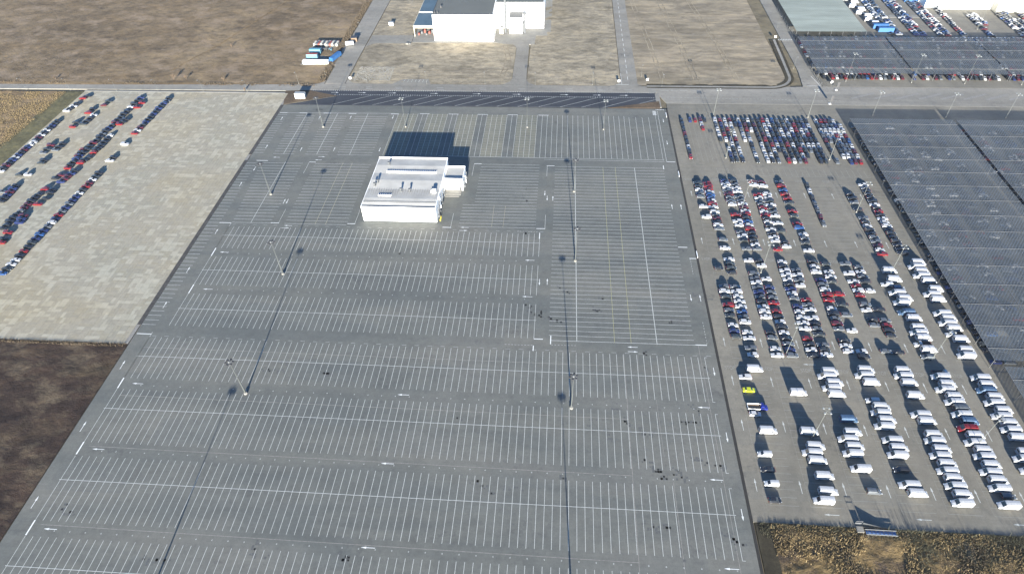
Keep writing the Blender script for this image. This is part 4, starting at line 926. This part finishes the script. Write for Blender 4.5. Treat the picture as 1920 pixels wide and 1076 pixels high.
def make_van(kind, c):
    P, L, hw = van_parts(kind, c); t = link('parked_van' if kind != 'p' else 'dropside_truck', None)
    for n, (m, mt) in P.items(): m.build(n.split('|')[0], mt, t)
    for sx in (-L * .3, L * .32):
        for sy in (-hw + .1, hw - .1): link('wheel', WHEELV, t, (sx, sy, .36))
    hl = MB().box(-.06, -.15, -.12, .06, .15, .1).mesh('headlight', ['head_lamp']); tl = MB().box(-.03, -.08, -.25, .03, .08, .25).mesh('tail_light', ['tail_lamp'])
    for sy in (-hw + .28, hw - .28): link('headlight', hl, t, (L / 2 - .08, sy, .78)); link('tail_light', tl, t, (-L / 2 + (.0 if kind != 'p' else -.15), sy * 1.15, 1.1))
    kids_of(t); return t
SEGS=[
('m','x','GKWSS',90.99,43.01,90.91,38.63),('m','x','W',90.95,35.54,90.95,35.54),('m','x','W',91.12,32.39,91.12,32.39),('m','x','RRRWBBWRW',92.82,43.07,92.84,35.44),
('m','x','WKDKWS',92.84,33.89,92.9,29.05),('m','x','S',93.05,26,93.05,26),('m','x','W',93.02,23.76,93.02,23.76),('m','x','WGGK',93.28,20.77,93.1,17.42),
('m','x','K',91.13,18.46,91.13,18.46),('m','x','SWG',91.24,14.08,91.15,11.73),('m','x','RSG',91.21,9.81,91.2,7.49),('m','x','WNG',91.24,5.46,91.28,3.16),
('m','x','SWWWWBSW',93.08,14.03,93.19,6.22),('m','x','WW',93.17,4.09,93.2,2.93),('m','x','S',93.06,0.92,93.06,0.92),('m','x','W',93.1,-0.31,93.1,-0.31),
('m','x','NWWSDSSW',96.24,43.91,96.45,36.39),('m','x','GSWW',98.08,43.97,98.16,40.5),('m','x','SSWDW',98.27,38.81,98.54,34.42),('m','x','RKBWRKKKWS',98.41,33.46,98.41,23.74),
('m','x','R',96.56,33.26,96.56,33.26),('m','x','WW',96.56,31.25,96.62,30.2),('m','x','SWG',96.59,28.13,96.64,25.99),('m','x','S',96.75,23.67,96.75,23.67),
('m','x','W',96.47,20.63,96.47,20.63),('m','x','KW',98.06,20.63,98.45,19.38),('m','x','SSWSNSKWWW',96.72,17.31,96.64,7.51),('m','x','W',98.52,16.11,98.52,16.11),
('m','x','NSSR',98.59,14.14,98.55,10.61),('m','x','RKWKWKSNS',98.55,8.74,98.81,-0.2),('m','x','KS',96.6,4.25,96.71,3.18),('m','x','WW',96.68,0.99,96.69,-0.24),
('m','x','RW',101.7,43.83,101.77,42.84),('m','x','DW',103.4,43.78,103.44,42.45),('m','x','RWSSRWRKWKWKWW',101.82,39.65,102.11,25.99),('m','x','R',102,23.74,102,23.74),
('m','x','WWGWGSW',103.57,39.79,103.66,33.17),('m','x','W',103.69,30.99,103.69,30.99),('m','x','G',103.63,28.78,103.63,28.78),('m','x','KW',103.57,25.66,103.77,24.55),
('m','x','WKWWWKNWS',102.02,20.43,101.9,11.79),('m','x','NWWWW',102.09,9.95,102.03,5.29),('m','x','RKWK',101.9,3.24,101.87,-0.05),('m','x','SWSW',103.96,18.47,103.72,14.82),
('m','x','RSW',103.75,11.5,103.83,9.36),('m','x','WKSG',103.75,7.49,103.88,4.24),('m','x','SGW',103.87,2.1,103.9,0.21),('m','x','SRBRRG',106.83,43.9,107.22,37.29),
('m','x','RG',107.18,34.66,107.14,33.3),('m','x','RB',107.15,30.96,107.16,29.86),('m','x','WSG',107.42,27.96,107.34,25.73),('m','x','W',107.26,23.63,107.26,23.63),
('m','x','KWW',107.24,20.83,107.09,18.17),('m','x','NSWRR',107.35,16.23,107.36,11.65),('m','x','WKSDS',107.24,9.71,107.15,5.47),('m','x','KWW',107.25,3.12,107.19,1.02),
('m','x','G',109.24,20.24,109.24,20.24),('m','x','WWG',109.19,18.26,109.09,16.04),('m','x','R',109.32,13.05,109.32,13.05),('m','x','G',109.21,10.69,109.21,10.69),
('m','x','S',109.14,8.42,109.14,8.42),('m','x','W',108.98,5.18,108.98,5.18),('m','x','WK',109.2,1.08,109.19,0.06),('m','x','KKS',119.24,40.3,119.24,37.78),
('m','x','K',119.27,35.6,119.27,35.6),('m','x','SKWKKSSDWR',119.41,32.97,119.46,23.21),('m','x','WSKKKKWKRKWWWKKKKKKK',122.62,43.53,122.94,23.56),('m','x','SW',112.51,20.42,112.41,18.04),
('m','x','WRWR',112.52,16.12,112.64,12.92),('m','x','SW',112.71,10.84,112.53,9.67),('m','x','KS',112.82,7.68,112.7,6.45),('m','x','SWSK',114.45,19.63,114.39,16.2),
('m','x','W',114.55,14.03,114.55,14.03),('m','x','K',114.56,9.92,114.56,9.92),('m','x','SRKK',114.63,7.48,114.52,4.47),('m','x','S',112.66,1.25,112.66,1.25),
('m','x','K',114.34,1.17,114.34,1.17),('m','x','W',91.24,-4.55,91.24,-4.55),('m','x','Y',91.32,-6.8,91.32,-6.8),('m','x','W',91.34,-10.83,91.34,-10.83),
('m','x','K',91.24,-19.22,91.24,-19.22),('m','x','K',91.19,-23.39,91.19,-23.39),('m','y','GWKSSDS',111.9,43,111.82,31.17),('t','y','KKKRGKWKR',90.67,66.83,90.82,52.46),
('t','y','N',92.53,67.11,92.53,67.11),('t','y','R',93.65,67.13,93.65,67.13),('t','y','K',95.77,67.19,95.77,67.19),('t','y','DWR',94.76,67.51,94.87,63.75),
('l','x','KSSGSKSKKWKDWR',-32.18,74.43,-32.65,58.24),('l','x','W',-32.58,53.71,-32.58,53.71),('l','x','KW',-32.41,48.46,-32.62,47.2),
('l','x','KGWDRGWNWSNSRNWSWBNGKRKWWGB',-32.4,42.52,-33.14,11.94),('l','x','W',-39.38,74.62,-39.38,74.62),('l','x','RR',-37.84,72.11,-38.04,69.93),
('l','x','KKR',-37.76,64.13,-38.3,62.08),('l','x','WKKK',-37.86,57.14,-37.84,53.27),('l','x','KKKR',-37.72,53.17,-38.01,50.26),('l','x','KKR',-37.97,48.17,-38.61,46.2),
('l','x','KNDDW',-38.1,43.2,-38.8,39.25),('l','x','KK',-38.87,36.41,-38.88,35.44),('l','x','K',-38.49,33.51,-38.49,33.51),('l','x','R',-39.06,31.65,-39.06,31.65),
('l','x','DWW',-39.56,27.94,-39.16,25.91),('l','x','R',-39.39,22.87,-39.39,22.87),('l','x','KR',-39.19,21.06,-38.89,19.99),('l','x','KKWK',-39.5,73.15,-39.57,68.5),
('l','x','KKGKDKNKSKKDKKKN',-39.58,67.99,-40.31,48.93),('l','x','RKDWKKR',-40.84,51.24,-40.29,44.18),('l','x','DK',-40.18,41.56,-40.72,40.38),
('l','x','R',-40.65,36.59,-40.65,36.59),('l','x','KKKDDSKKKKK',-40.92,34.76,-41.28,23.99),('l','x','G',-46.68,72.73,-46.68,72.73),('l','x','D',-46.89,70.81,-46.89,70.81),
('l','x','KR',-48.57,68.8,-48.71,67.05),('l','x','WKKG',-46.77,66.07,-47.04,61.92),('l','x','KR',-49.18,62.68,-48.86,60.69),('l','x','KKS',-47.04,53.58,-47.1,50.87),
('l','x','DGS',-49.3,52.84,-49.24,49.72),('l','x','KG',-47.17,46.86,-47.32,45.87),('l','x','G',-49.46,41.45,-49.46,41.45),('l','x','W',-47.42,41.52,-47.42,41.52),
('l','x','KWDWKK',-47.51,37.56,-47.18,32.23),('l','x','S',-49.09,35.38,-49.09,35.38),('l','x','KR',-53.42,75.1,-54.17,74.08),('l','x','KWKW',-53.91,71.2,-54.61,67.84),
('l','x','KGWKWKWDKWWWDKNWWKDKW',-53.97,63.07,-54.33,42.61),]
VANS=[('v','R','W',92.78,-3.11),('v','R','W',92.49,-13.48),('s','L','W',91.28,-17.04),('s','L','W',91.27,-21.19),('v','R','W',98.01,-7.02),('v','R','W',97.85,-13.36),('v','R','W',98.13,-15.56),('v','R','W',97.84,-17.66),('v','R','W',98.1,-19.83),('v','R','W',97.96,-21.92),('v','L','W',97.34,-16.58),('v','L','W',97.03,-23.2),('v','R','W',103.4,-3.08),('v','R','W',103.51,-5.08),('v','R','W',103.25,-7.03),('v','L','W',102.63,-3.99),('v','L','W',102.72,-6.04),('v','R','B',103.62,-11.15),('v','R','W',103.54,-13.2),('v','R','W',103.16,-15.35),('v','L','W',102.5,-14.31),('v','L','W',102.49,-16.43),('v','L','W',102.83,-18.58),('s','R','S',103.57,-21.59),('v','R','W',108.59,-2.53),('v','R','W',108.67,-4.71),('v','L','W',107.92,-3.57),('s','L','W',107.76,-7.83),('v','R','W',108.63,-8.88),('v','R','W',108.66,-11.03),('v','R','W',108.73,-15.26),('v','R','W',108.75,-21.6),('v','L','W',108.1,-9.92),('v','L','W',107.85,-12.06),('v','L','W',108.16,-14.17),('v','L','W',108.09,-16.34),('v','L','W',108.02,-20.53),('s','L','K',107.84,-18.43),('v','R','W',113.82,-2.38),('v','R','W',113.88,-4.55),('v','R','W',113.91,-6.74),('v','L','W',113.38,-3.4),('v','L','W',113.29,-9.94),('v','L','W',113.56,-13.99),('v','L','W',113.38,-16.18),('v','L','W',113.42,-18.33),('v','L','W',113.55,-20.39),('v','L','W',113.47,-22.62),('v','R','W',113.9,-10.9),('v','R','W',113.94,-13),('v','R','W',114.1,-15.18),('v','R','W',113.96,-17.25),('v','R','W',113.94,-19.28),('v','R','W',114.11,-21.42),('p','R','W',119,-2.58),('v','L','W',118.48,-3.3),('v','L','W',118.2,-5.54),('v','L','W',118.73,-9.66),('v','R','W',119.09,-4.54),('v','R','W',119.18,-6.63),('v','R','G',119.3,-8.64),('v','L','W',118.6,-7.65),('v','L','W',118.54,-13.99),('v','L','W',118.84,-16.01),('v','L','W',118.63,-18.21),('v','L','W',118.76,-20.39),('v','L','W',118.85,-22.59),('v','L','R',118.56,-11.83),('v','R','B',119.46,-10.67),('v','R','W',119.26,-12.83),('v','R','W',119.35,-15.03),('v','R','W',119.37,-17.13),('v','R','W',119.23,-19.23),('s','R','G',119.5,-21.35),('v','L','W',123.92,-3.23),('v','L','W',123.85,-7.5),('v','L','W',123.82,-9.66),('v','R','W',124.51,-4.37),('v','R','W',124.62,-6.44),('v','R','W',124.75,-8.63),('v','L','B',123.72,-5.41),('v','R','W',124.6,-10.62),('v','R','W',124.61,-12.87),('v','R','W',124.56,-15.06),('v','L','W',124.08,-11.76),('v','L','W',123.64,-16.06),('v','L','W',123.68,-17.76),('v','R','W',124.58,21.05),('v','R','W',124.38,18.85),('v','R','W',124.62,16.66),('v','R','W',124.98,14.67),('v','R','W',124.43,12.39),('v','L','W',123.71,19.91),('v','L','W',123.71,17.75),('v','L','W',123.72,13.42),('v','L','W',123.63,9.22),('v','L','W',123.64,7.18),('v','L','W',123.76,0.83),('v','R','W',124.4,8.26),('v','R','W',124.38,6.19),('v','R','W',124.46,4.02),('v','R','W',124.37,1.92),('p','L','W',123.79,4.93),('v','R','W',119.13,18.86),('v','R','W',119.21,16.76),('s','L','W',117.59,15.59),('s','R','B',119.26,14.78),('v','L','W',118.4,13.51),('v','L','W',118.36,11.34),('v','R','W',119.33,12.35),('v','R','W',119.15,8.06),('v','R','W',119.13,6.12),('v','L','B',118.27,9.23),('v','L','W',118.57,5),('v','R','W',119.1,4.05),('v','R','W',118.96,1.76),('p','L','W',118.38,2.76),('s','L','G',118.21,0.41)]

TX = [90.7, 92.5, 93.65, 94.8, 95.8, 98.0, 99.1, 100.1, 101.2, 102.2, 103.1, 104.2, 105.2, 106.2, 107.3, 108.4, 109.4, 110.4, 111.5, 112.6, 113.7, 114.7, 115.8, 116.8, 117.8, 119.9, 120.9, 121.8, 122.7, 123.6, 124.6]
CARL = []      # x, y, heading, kind, colour, row name, position in row
def row_name(g, x, y):
    if g == 'm':
        i = min(range(7), key=lambda k: abs(CENT[k] - x)); side = 'west' if x < CENT[i] else 'east'
        return ('%s side of the %s double row' % (side, ordinal(i + 1)), (g, i, side))
    if g == 't': return ('%s far column of the tan lot' % ordinal(TX.index(min(TX, key=lambda q: abs(q - x))) + 1), (g, TX.index(min(TX, key=lambda q: abs(q - x)))))
    i = 0 if x > -35 else 1 if x > -39.5 else 2 if x > -43 else 3 if x > -48.2 else 4 if x > -51 else 5
    nm = ('easternmost row', 'second row', 'third row', 'fourth row', 'fifth row', 'grass edge row')[i]
    return (nm + ' of the slab yard', (g, i))
kinds = ('hatchback', 'hatchback', 'saloon', 'suv')
rc = random.Random(11)
for g, o_, cols, x0, y0, x1, y1 in SEGS:
    n = len(cols)
    for i, c in enumerate(cols):
        t_ = 0 if n == 1 else i / (n - 1)
        k = rc.choice(kinds)
        if g == 'l' and c in 'WS' and rc.random() < .35: c = 'N'  # some white and silver cars go navy, imitating their shadow sides
        if o_ == 'y': hd = -math.pi / 2
        else: hd = rc.choice((0, math.pi)) if g == 'm' else (0 if rc.random() < 0.8 else math.pi)
        CARL.append([x0 + (x1 - x0) * t_ + rc.uniform(-.04, .04), y0 + (y1 - y0) * t_, hd + rc.uniform(-.015, .015), k, c, g])
# packed block at the far end of the tan lot: columns nose to tail
def pick(): return rc.choices('KNWSRDBG', (34, 8, 26, 14, 9, 5, 3, 9))[0]
for x, n, skip in ((98.0, 5, ()), (99.1, 9, (5,)), (100.1, 9, ()), (101.2, 9, ()), (102.2, 2, ()), (103.1, 5, ()), (104.2, 9, ()), (105.2, 3, ()), (106.2, 9, ()), (107.3, 9, ()), (108.4, 9, ()), (109.4, 7, ()), (110.4, 9, ()), (111.5, 9, ()), (112.6, 9, ()),
                   (113.7, 9, ()), (114.7, 8, ()), (115.8, 7, ()), (116.8, 9, ()), (117.8, 9, ()), (119.9, 9, (7,)), (120.9, 5, ()), (121.8, 8, ()), (122.7, 9, ()), (123.6, 9, ()), (124.6, 9, (0,))):
    for k in range(n):
        if k in skip: continue
        CARL.append([x + rc.uniform(-.04, .04), 67.3 - 1.98 * k, -math.pi / 2 + rc.uniform(-.02, .02), rc.choice(kinds), pick(), 't'])
# far corner yard
far_cars = []
for x, ya, yb, o_ in ((152.0, 113.6, 150, 'x'), (153.9, 113.6, 150, 'x'), (158.3, 113.4, 150, 'x'), (160.1, 113.2, 148, 'x'), (164.5, 113.0, 150, 'x'), (166.4, 113.0, 150, 'x'), (170.4, 113.0, 150, 'x'), (177.3, 112.6, 127, 'x'), (178.9, 120, 127, 'x'), (185.6, 112, 128, 'x'), (187.4, 112, 128, 'x'), (189.4, 112, 128, 'x'), (191.3, 112, 127, 'x')):
    y = ya
    while y < yb:
        if rc.random() > (0.05 if x < 175 else 0.12): far_cars.append([x, y, 0 if rc.random() < .5 else math.pi, rc.choice(kinds), rc.choices('KNWSRDBG', (20, 10, 28, 18, 8, 6, 6, 10))[0]])
        y += 1.12
# cars beneath the hail nets
def under(x0, x1, y0, y1, edge=True):
    x = x0 + 1.2
    while x < x1 - .8:
        y = y0 + .8
        while y < y1 - .6:
            if rc.random() < (.9 if x < x0 + 2 else .78): far_cars.append([x, y, 0 if rc.random() < .5 else math.pi, rc.choice(kinds), rc.choices('KNWSRDBG', (30, 8, 22, 14, 4, 5, 3, 12) if x > x0 + 2 else (60, 6, 3, 4, 1, 2, 0, 30))[0]])  # mostly dark paints in the edge column, standing in for eave shade too
            y += 1.1
        x += (1.95 if int((x - x0) / 5.3 * 2) % 2 == 0 else 3.4)
under(126.4, 145.6, -.8, 66.0); under(148.8, 180, 14, 66.0); under(129.5, 150, -20, -2.4)
def under_y(x0, x1, y):
    x = x0
    while x < x1: far_cars.append([x, y, -math.pi / 2, rc.choice(kinds), rc.choices('KNWSRDBG', (34, 8, 18, 8, 14, 10, 4, 8))[0]]) if rc.random() < .93 else None; x += 1.02
for xa, xb in ((126.3, 146.6), (148.4, 168.6), (170.3, 205)):
    for y in (88.3, 90.6, 94.4, 96.6, 100.4, 102.6, 105.6, 107.7): under_y(xa, xb, y)
under_y(126.4, 147, 110.6); under_y(148, 200, 110.4)  # second row is added to fill the dark shadow strip of the far canopies
CARL.sort(key=lambda c: (c[0] - 63.4) ** 2 + (c[1] + 62.7) ** 2)
near, more = CARL[:300], CARL[300:]
near_rows = {}
for c in near: near_rows.setdefault(row_name(c[5], c[0], c[1])[1], []).append(c)
for rws in near_rows.values(): rws.sort(key=lambda c: c[1])
protos = {}
GRP = {'m': 'cars parked side by side east of the grey lot', 't': 'cars packed nose to tail at the far end of the tan lot', 'l': 'cars parked on the pale slab yard'}
def cname(c): return PAINT[c[4]][1]
for key, rws in near_rows.items():
    for i, c in enumerate(rws):
        pk = (c[3], c[4])
        if pk not in protos: protos[pk] = make_car(*pk); o = protos[pk]
        else: o = copy_tree(protos[pk])
        o.location = (c[0] * U, c[1] * U, 0.02 if c[5] != 'l' else 0.0); o.rotation_euler = (0, 0, c[2])
        lb = '%s car, %s from the near end, %s' % (cname(c), ordinal(i + 1), row_name(c[5], c[0], c[1])[0])
        if c[4] == 'Y': lb = 'small lime yellow car alone behind the blue dropside truck'
        o['label'] = lb; o['category'] = 'car'; o['group'] = GRP[c[5]]
# every remaining car, joined
LOW = {}
for k in CARS:
    b = car_body(k); gl = MB(); v = list(b.v); f = list(b.f); mi = [0] * len(f)
    for n, g in car_glass(k).items():
        o_ = len(v); v += g.v; f += [tuple(q + o_ for q in ff) for ff in g.f]; mi += [1] * len(g.f)
    LOW[k] = (np.array(v), f, mi)
mats = ['paint_' + c for c in PAINT] + ['glass']; ci = {c: i for i, c in enumerate(PAINT)}
av, af, am = [], [], []; off = 0
for c in more + far_cars:
    v, f, mi = LOW[c[3]]; cs, sn = math.cos(c[2]), math.sin(c[2])
    w = np.stack([v[:, 0] * cs - v[:, 1] * sn + c[0] * U, v[:, 0] * sn + v[:, 1] * cs + c[1] * U, v[:, 2] + .02], 1)
    av.append(w); af += [tuple(q + off for q in ff) for ff in f]; am += [len(PAINT) if m_ else ci[c[4]] for m_ in mi]; off += len(v)
me = bpy.data.meshes.new('distant_cars'); me.from_pydata(np.concatenate(av).tolist(), [], af)
for m_ in mats: me.materials.append(MATS[m_])
me.polygons.foreach_set('material_index', am); me.update()
link('distant_cars', me, label='hundreds more parked cars in the far yards and under the nets', cat='cars', kind='stuff')
# vans
vrows = {}
for v in VANS: vrows.setdefault((min(range(7), key=lambda k: abs(CENT[k] - v[3])), v[4] < 0), []).append(v)
vp = {}
VC = {'W': 'white', 'B': 'dark blue', 'G': 'dark grey', 'R': 'red', 'K': 'black', 'S': 'silver'}
for (ri, nearp), vs in vrows.items():
    vs.sort(key=lambda v: v[4])
    for i, (kd, face, c, x, y) in enumerate(vs):
        pk = (kd, c)
        if pk not in vp: vp[pk] = make_van(*pk); o = vp[pk]
        else: o = copy_tree(vp[pk])
        o.location = (x * U, y * U, 0.02); o.rotation_euler = (0, 0, (0 if face == 'R' else math.pi) + rc.uniform(-.02, .02))
        nm = {'v': 'high-roof van', 's': 'small van', 'p': 'dropside pickup'}[kd]
        o['label'] = '%s %s facing %s, %s from near end, %s %s van row' % (VC[c], nm, 'east' if face == 'R' else 'west', ordinal(i + 1), ordinal(ri + 1), 'lower' if nearp else 'upper')
        o['category'] = 'van' if kd != 'p' else 'pickup'; o['group'] = 'vans parked east of the grey lot'
# far vans at the top
for i, (x, y) in enumerate(((147.4, 138), (149.0, 135.8), (147.6, 132.6), (149.2, 130.2), (148.0, 127.6), (149.6, 125.4), (148.8, 122.6), (150.0, 120.4), (168.2, 136.4), (170.2, 134.6))):
    o = copy_tree(vp[('v', 'W')]); o.location = (x * U, y * U, .02); o.rotation_euler = (0, 0, 0)
    o['label'] = 'distant white van, %s from the top beside the pale green canopy' % ordinal(i + 1) if i < 8 else 'distant white van %s of the fourth far car row' % ('west' if i == 8 else 'east'); o['category'] = 'van'; o['group'] = 'distant vans in the far corner yard'
for i, (x, y) in enumerate(((150.2, 117.6), (150.9, 115.4))):
    t = thing('covered_trailer', '%s bright blue covered trailer at the head of the far van row' % ('upper' if i == 0 else 'lower'), 'trailer', (x * U, y * U, .02)); B(t, 'body', 'blue_paint', (-5, -1.3, .5, 5, 1.3, 3.2)); B(t, 'cover', 'blue_paint', (-5.1, -1.35, 3.2, 5.1, 1.35, 3.3))
# blue dropside truck
tr = thing('dropside_truck', 'blue truck with empty white-edged dropside bed above a white car', 'truck', (91.9 * U, -9.75 * U, .02))
P_, L_, hw_ = van_parts('p', 'W')
for n, (m_, mt) in P_.items():
    s_m = {'cab': 'truck_blue', 'side_board': 'white_wall', 'load_bed': 'timber'}.get(n, mt); o = m_.build(n.split('|')[0], s_m, tr)
for sx in (-2.0, 1.95):
    for sy in (-.92, .92): link('wheel', WHEELV, tr, (sx, sy, .36))
tr.scale = (1.12, 1.12, 1.12)

# ================================================================== VEGETATION
def tufts(name, mat, n, region, hgt, wid, seed, dens=None, z=0.0, lean=0.35, parent=None):
    g = np.random.default_rng(seed); x0, y0, x1, y1 = region
    X = g.uniform(x0, x1, n); Y = g.uniform(y0, y1, n)
    if dens is not None: k = dens(X, Y) > g.random(n); X, Y = X[k], Y[k]
    n = len(X); hh = hgt * g.uniform(.4, 1.3, n) ; a = g.uniform(0, np.pi, n); w = wid * g.uniform(.5, 1.4, n)
    lx = g.normal(0, lean, n) * hh; ly = g.normal(0, lean, n) * hh
    V = np.empty((n, 4, 3)); c, s = np.cos(a) * w / 2, np.sin(a) * w / 2
    V[:, 0] = np.stack([X - c, Y - s, np.full(n, z)], 1); V[:, 1] = np.stack([X + c, Y + s, np.full(n, z)], 1)
    V[:, 2] = np.stack([X + c * .3 + lx, Y + s * .3 + ly, z + hh], 1); V[:, 3] = np.stack([X - c * .3 + lx, Y - s * .3 + ly, z + hh], 1)
    me = bpy.data.meshes.new(name); me.vertices.add(n * 4); me.vertices.foreach_set('co', V.ravel())
    me.loops.add(n * 4); me.loops.foreach_set('vertex_index', np.arange(n * 4)); me.polygons.add(n); me.polygons.foreach_set('loop_start', np.arange(0, n * 4, 4)); me.update(calc_edges=True)
    me.materials.append(MATS[mat]); return link(name, me, kind='stuff', label=name.replace('_', ' ') + ' growing on the open ground', cat='plants')
SE = (90.0 * U, -36 * U, 135 * U, -26.4 * U)
patch = lambda sd, t, k: (lambda X, Y: np.clip((fbm(X, Y, .11, sd) + t) * k, 0, 1))
tufts('dry_grass', 'stalk2', 45000, SE, .55, .2, 41, patch(50, .04, 6))
tufts('dry_grass', 'stalk', 36000, SE, .5, .2, 42, patch(60, .0, 6))
tufts('green_weeds', 'weed', 17000, (88.6 * U, -28.4 * U, 132 * U, -26.25 * U), 0.5, .12, 43, lambda X, Y: np.clip(1.1 - (-26.3 * U - Y) / 4.5 + fbm(X, Y, .08, 9) * 1.5, 0, 1) * .8)
tufts('green_weeds', 'weed', 9000, (106 * U, -30.5 * U, 124 * U, -26.4 * U), .45, .14, 44, patch(70, .25, 3))
tufts('tall_weeds', 'weed', 900, (89 * U, -26.7 * U, 124 * U, -26.28 * U), 2.0, .1, 45, lambda X, Y: np.clip((fbm(X, Y, .09, 19) + .12) * 3, .03, 1), lean=.12)
tufts('dry_grass', 'stalk2', 60000, (-84 * U, 42 * U, -60.5 * U, 77.5 * U), .4, .18, 46, patch(80, .2, 4))
tufts('dry_grass', 'stalk', 5000, (-90 * U, 81.6 * U, 3.0 * U, 82.9 * U), .6, .25, 47, patch(90, -.02, 4))
tufts('dry_grass', 'stalk', 4000, (2.0 * U, 84 * U, 4.0 * U, 150 * U), .7, .3, 48)
tufts('bramble_edge', 'stalk', 3500, (-56 * U, -3.2 * U, -3.2 * U, -2.5 * U), .4, .2, 49)
def bare_tree(x, y, h, label):
    t = thing('bare_shrub', label, 'shrub', (x * U, y * U, 0), random.uniform(0, 6))
    MB().tube([(0, 0, 0), (.1, .05, h * .3), (.05, .15, h * .55)], [.16, .11, .06], 7).build('trunk', 'timber', t)
    m = MB()
    for k in range(46):
        a = random.uniform(0, 6.28); e = random.uniform(.35, 1.4); z0 = h * random.uniform(.15, .5); L = h * random.uniform(.3, .6)
        p0 = Vector((.06, .1, z0)); d = Vector((math.cos(a) * math.cos(e), math.sin(a) * math.cos(e), math.sin(e)))
        p1 = p0 + d * L * .5; p2 = p1 + (d + Vector((random.uniform(-.4, .4), random.uniform(-.4, .4), .3))).normalized() * L * .5
        m.tube([p0, p1, p2], [.05, .035, .012], 4)
        for q in range(3):
            d2 = Vector((random.uniform(-1, 1), random.uniform(-1, 1), random.uniform(.1, 1))).normalized(); m.tube([p1, p1 + d2 * L * .4], [.025, .008], 3)
    m.build('crown', 'timber', t)
for i, (x, y, h, l_) in enumerate(((-35.6, 84.5, 4.5, 'large bare shrub on the field edge above the west road'), (-32.6, 85.0, 3.2, 'smaller bare shrub just right of the large one'), (-22.4, 84.3, 3.0, 'bare shrub on the field edge near the sixth street lamp'), (-67.5, 84.2, 2.6, 'low bare shrub at the far left of the field edge'),
    (-14.8, 79.0, 2.4, 'low dark shrub on the kerb by the slab yard'), (-28.0, 104, 2.4, 'lone shrub out on the brown field'))): bare_tree(x, y, h, l_)
# pale rubble at the plot corner
g = np.random.default_rng(3); rb = MB()
for k in range(1600):
    x = g.uniform(11.2, 20.5) * U; y = g.uniform(85.0, 92.6) * U; s_ = g.uniform(.06, .26); rb.box(x - s_, y - s_ * .7, -.02, x + s_, y + s_ * .7, s_ * .5, bottom=False)
rb.build('rubble', 'concrete', kind='stuff')
# people-height bins / posts at the junction east of the dark asphalt
for (x, y, lb) in ((128.6, 82.3, 'dark advertising flag by the canopy road'), (125.3, 75.6, 'dark advertising flag at the corner of the near canopy')):
    t = thing('banner_flag', lb, 'flag', (x * U, y * U, 0)); B(t, 'pole', 'galv', (-.05, -.05, 0, .05, .05, 5)); B(t, 'cloth', 'black_trim', (.06, -.03, 1.6, 1.2, .03, 5)); B(t, 'base', 'white_wall', (-.6, -.6, .01, .6, .6, .25))

# ================================================================== thin winter air
hz = MB().box(-2700, -2300, -1.5, 3300, 3900, 192)
hm = bpy.data.materials.new('haze'); hm.use_nodes = True; hm.node_tree.nodes.clear()
ho = hm.node_tree.nodes.new('ShaderNodeOutputMaterial'); pv = hm.node_tree.nodes.new('ShaderNodeVolumePrincipled')
pv.inputs['Color'].default_value = (0.86, 0.91, 1.0, 1); pv.inputs['Density'].default_value = 0.00005; pv.inputs['Anisotropy'].default_value = 0.3
hm.node_tree.links.new(pv.outputs[0], ho.inputs['Volume']); MATS['haze'] = hm
hz.build('haze', 'haze', kind='stuff', label='thin pale winter haze over the whole site', cat='haze')
